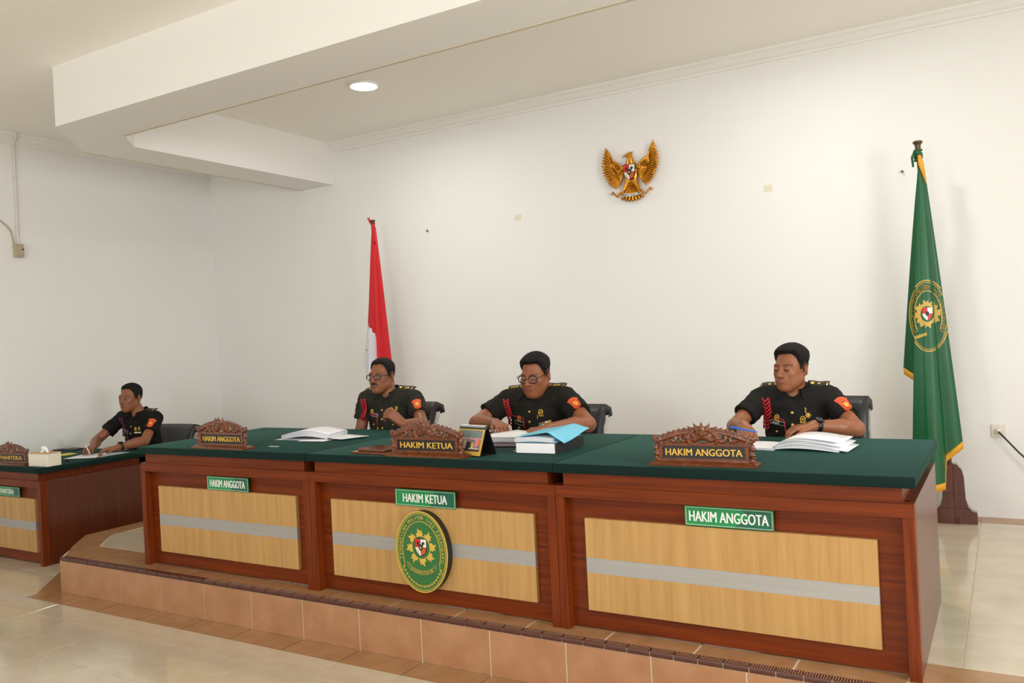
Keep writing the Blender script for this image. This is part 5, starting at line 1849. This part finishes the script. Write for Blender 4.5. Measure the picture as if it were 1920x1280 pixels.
    MB().tube([(e_.x, e_.y - .006, e_.z), (e_.x + .001, e_.y - .008, e_.z - .032)], [.0045, .0030], 7).build('cord_tip', M['brass'], root, smooth=True)
    # spectacles
    if P.get('specs'):
        PP = lambda x_, y_, z_: tuple(hc + R @ (V3(x_, y_, z_) * s))
        gl = empty('spectacles'); gl.parent = root
        rw, rh, ex = P['specs']
        for e in (-1, 1):
            loop = []
            for i in range(24):
                a = 2 * math.pi * i / 24
                ca, sa = math.cos(a), math.sin(a)
                loop.append(PP(e * .0335 + rw * math.copysign(abs(ca) ** ex, ca), -.099 + .010 * abs(rw * ca + .0335) / .06, .002 + rh * math.copysign(abs(sa) ** ex, sa)))
            MB().tube(loop, .0027 * s, 6, closed=True).build('rim', M['spectacles'], gl, smooth=True)
            MB().add(loop, [tuple(range(24))]).build('lens', M['lens'], gl)
            MB().tube([PP(e * (.0335 + rw), -.096, .010), PP(e * .074 * max(1, P.get('fat', 1) * .97), -.080, .012), PP(e * .0795, -.02, .012), PP(e * .0795, .016, .010), PP(e * .078, .028, -.006)], .0019 * s, 6).build('temple', M['spectacles'], gl, smooth=True)
        MB().tube([PP(-.0335 + rw - .001, -.104, .006), PP(0, -.111, .009), PP(.0335 - rw + .001, -.104, .006)], .0019 * s, 6).build('bridge', M['spectacles'], gl, smooth=True)
    # watch on the left wrist
    if P.get('watch'):
        wv = J['wl'] - J['el']; wv /= np.linalg.norm(wv)
        c = J['wl'] - wv * .016
        up_ = V3(0, 0, 1) - wv * wv[2]; up_ /= np.linalg.norm(up_)
        sd = np.cross(wv, up_)
        wt = empty('wrist_watch'); wt.parent = root
        rr_ = .0305 * P['watch']
        MB().grid([[tuple(c + wv * o + (up_ * math.cos(a) + sd * math.sin(a)) * rr_) for a in [i * 2 * math.pi / 20 for i in range(20)]] for o in (-.011, .011)], wrap=True).build('strap', M['watch'], wt, smooth=True, solid=-.003)
        nrm = (up_ * .8 - V3(0, 1, 0) * .6); nrm -= wv * (nrm @ wv); nrm /= np.linalg.norm(nrm)
        s2 = np.cross(wv, nrm)
        m = MB()
        c3 = c + nrm * (rr_ + .002)
        vs_ = []
        for dz in (0, .009):
            for a, b2 in ((-1, -1), (1, -1), (1, 1), (-1, 1)):
                vs_.append(tuple(c3 + wv * a * .017 + s2 * b2 * .017 + nrm * dz))
        m.add(vs_, [(0, 3, 2, 1), (4, 5, 6, 7), (0, 1, 5, 4), (1, 2, 6, 5), (2, 3, 7, 6), (3, 0, 4, 7)])
        m.build('case', M['watch'], wt, bevel=.003)
    return root, J

SK = lambda r, g_, b_: rgb(r, g_, b_)
BADG = [(.055, -.075, .013, 'wreath'), (.092, -.068, .012, 'knot'), (-.078, -.085, .012, 'wreath')]
person(dict(base=(1.06, 1.30, 0), label='man in olive uniform with spectacles and moustache raising one hand', cloth=M['cloth1'], skin=SK(138, 86, 58), lipc=(128, 70, 60),
            head=(1.022, 1.185, 1.103), look=(2, 3, 0), hs=1.0, moust=True, hairline=.090, recede=.012, hair_t=.012, specs=(.0245, .0165, .72),
            sl=(1.268, 1.225, .938), sr=(.852, 1.205, .938), el=(1.455, 1.045, .785), er=(.835, 1.150, .720), wl=(1.455, .845, .815), wr=(.95, .99, .575),
            hl=dict(d=(-.16, -.14, .20), n=(-.75, .25, -.45), thumb=-1, curl=(38, 48, 30)), hr=dict(d=(.4, -.8, -.1), n=(0, 0, -1), thumb=-1),
            buttons=4, stars=(.55, .72), badges=[(.075, -.060, .014, 'wreath'), (.112, -.052, .012, 'wreath'), (-.10, -.072, .012, 'wreath')], tagz=-.098, bx=.03, tagtilt=.6, gaze=(-.003, 0)))
person(dict(base=(2.235, 1.34, 0), label='stout man in dark uniform with round spectacles looking down at papers', cloth=M['cloth2'], skin=SK(144, 88, 58), lipc=(140, 78, 68), girth=1.16, fat=1.12,
            head=(2.262, 1.150, 1.088), look=(-1, 13, 0), hs=1.06, hairline=.086, hair_t=.020, specs=(.0255, .0230, 1.0), lash=.95, lid=.0035,
            sl=(2.440, 1.205, .938), sr=(2.020, 1.205, .925), el=(2.640, 1.070, .800), er=(1.905, 1.010, .805), wl=(2.500, .840, .800), wr=(2.155, .835, .826),
            hl=dict(d=(-.5, -.8, -.02), n=(0, 0, -1), thumb=1), hr=dict(d=(.74, -.62, -.10), n=(.1, -.2, -1), thumb=-1, curl=(24, 36, 28), s=1.08),
            buttons=4, stars=(.46, .60, .74), badges=[(.075, -.070, .018, 'wreath'), (.055, -.098, .010, 'knot'), (-.075, -.105, .014, 'wreath')],
            ribbons=[(.070 + .018 * (i % 4), -.150 + .013 * (i // 4) + .0045 * (i % 4), ('ribb', 'signw', 'ribb', 'riby', 'ribg', 'patchr', 'signw', 'riby')[i]) for i in range(8)], tagz=-.135, bx=.035, gaze=(-.002, -.004)))
per3, J3 = person(dict(base=(3.79, 1.33, 0), label='man in charcoal uniform with a smart watch holding a blue pen', cloth=M['cloth3'], skin=SK(146, 91, 60), lipc=(160, 96, 84),
            head=(3.784, 1.165, 1.092), look=(-21, 3, 0), hs=.99, hairline=.087, hair_t=.021, lash=.95, lid=.0022,
            sl=(3.965, 1.215, .930), sr=(3.612, 1.195, .930), el=(4.100, 1.090, .792), er=(3.520, 1.010, .805), wl=(3.935, .925, .822), wr=(3.605, .850, .828),
            hl=dict(d=(-.85, -.5, -.10), n=(0, 0, -1), thumb=1, curl=(24, 34, 26)), hr=dict(d=(.42, -.72, -.30), n=(.2, .2, -1), thumb=-1, curl=(30, 36, 26)),
            buttons=4, stars=(.55,), badges=[(.052, -.098, .015, 'wreath'), (.078, -.078, .016, 'sun'), (.066, -.052, .013, 'knot'), (-.080, -.090, .014, 'wreath')],
            ribbons=[(.060 + .016 * i, -.132 + .004 * i, ('ribb', 'signw', 'ribb', 'signw')[i]) for i in range(4)], tag='KADEK', tagz=-.118, bx=.040, watch=1.0, gaze=(-.004, -.003)))
person(dict(base=(-1.90, 1.44, ZL), label='man in black uniform writing at the clerk desk below the bench', cloth=M['cloth4'], skin=SK(138, 86, 58), lipc=(120, 66, 58), vox=.0045,
            head=(-1.957, 1.305, .958), look=(10, 4, 0), hs=1.04, hairline=.087, hair_t=.011,
            sl=(-1.690, 1.355, .770), sr=(-2.105, 1.320, .780), el=(-1.600, 1.170, .602), er=(-2.170, 1.100, .600), wl=(-1.610, .935, .578), wr=(-1.950, .930, .575),
            hl=dict(d=(-.25, -.9, -.06), n=(0, 0, -1), thumb=1), hr=dict(d=(.55, -.7, -.06), n=(0, 0, -1), thumb=-1, curl=(26, 36, 26)),
            buttons=4, stars=(), ring=False, bars=M['patchy'], badges=[(.062, -.085, .014, 'wreath'), (.098, -.082, .013, 'wreath')],
            ribbons=[(.055 + .017 * i, -.118, ('signw', 'signw', 'riby', 'signw')[i]) for i in range(4)], braid='braidp', tagz=-.115, bx=.065, watch=1.0))

office_chair((.925, 1.33, 0), D(0), .842, 'black leather office chair behind the man with the moustache', w=.50)
office_chair((2.235, 1.37, 0), D(2), .818, 'black leather office chair behind the stout man with round spectacles', w=.54)
office_chair((3.835, 1.36, 0), D(1), .862, 'black leather office chair behind the man with the blue pen', w=.52)
office_chair((-1.92, 1.46, ZL), D(4), .865, 'black office chair behind the clerk on the lower floor', w=.56)

# pens held in hands
def pen(a, b, m, label):
    a, b = Vector(a), Vector(b)
    d = (b - a)
    r = empty('pen', a)
    tag(r, label, 'pen')
    MB().tube([Vector((0, 0, 0)), d * .1, d * .92, d], [.0012, .0046, .0046, .0038], 10).build('barrel', m, r, smooth='auto')
    MB().tube([d * .62 + Vector((0, 0, .0062)), d * .97 + Vector((0, 0, .0062)), d * .97], .0014, 6).build('clip', m, r)
pen((3.712, .725, .812), (3.575, .735, .832), M['bluepen'], 'blue ballpoint pen held in the hand beside the carved name board')
pen((-1.80, .80, .53), (-1.90, .83, .60), M['white'], 'white pen held in the hand of the clerk')
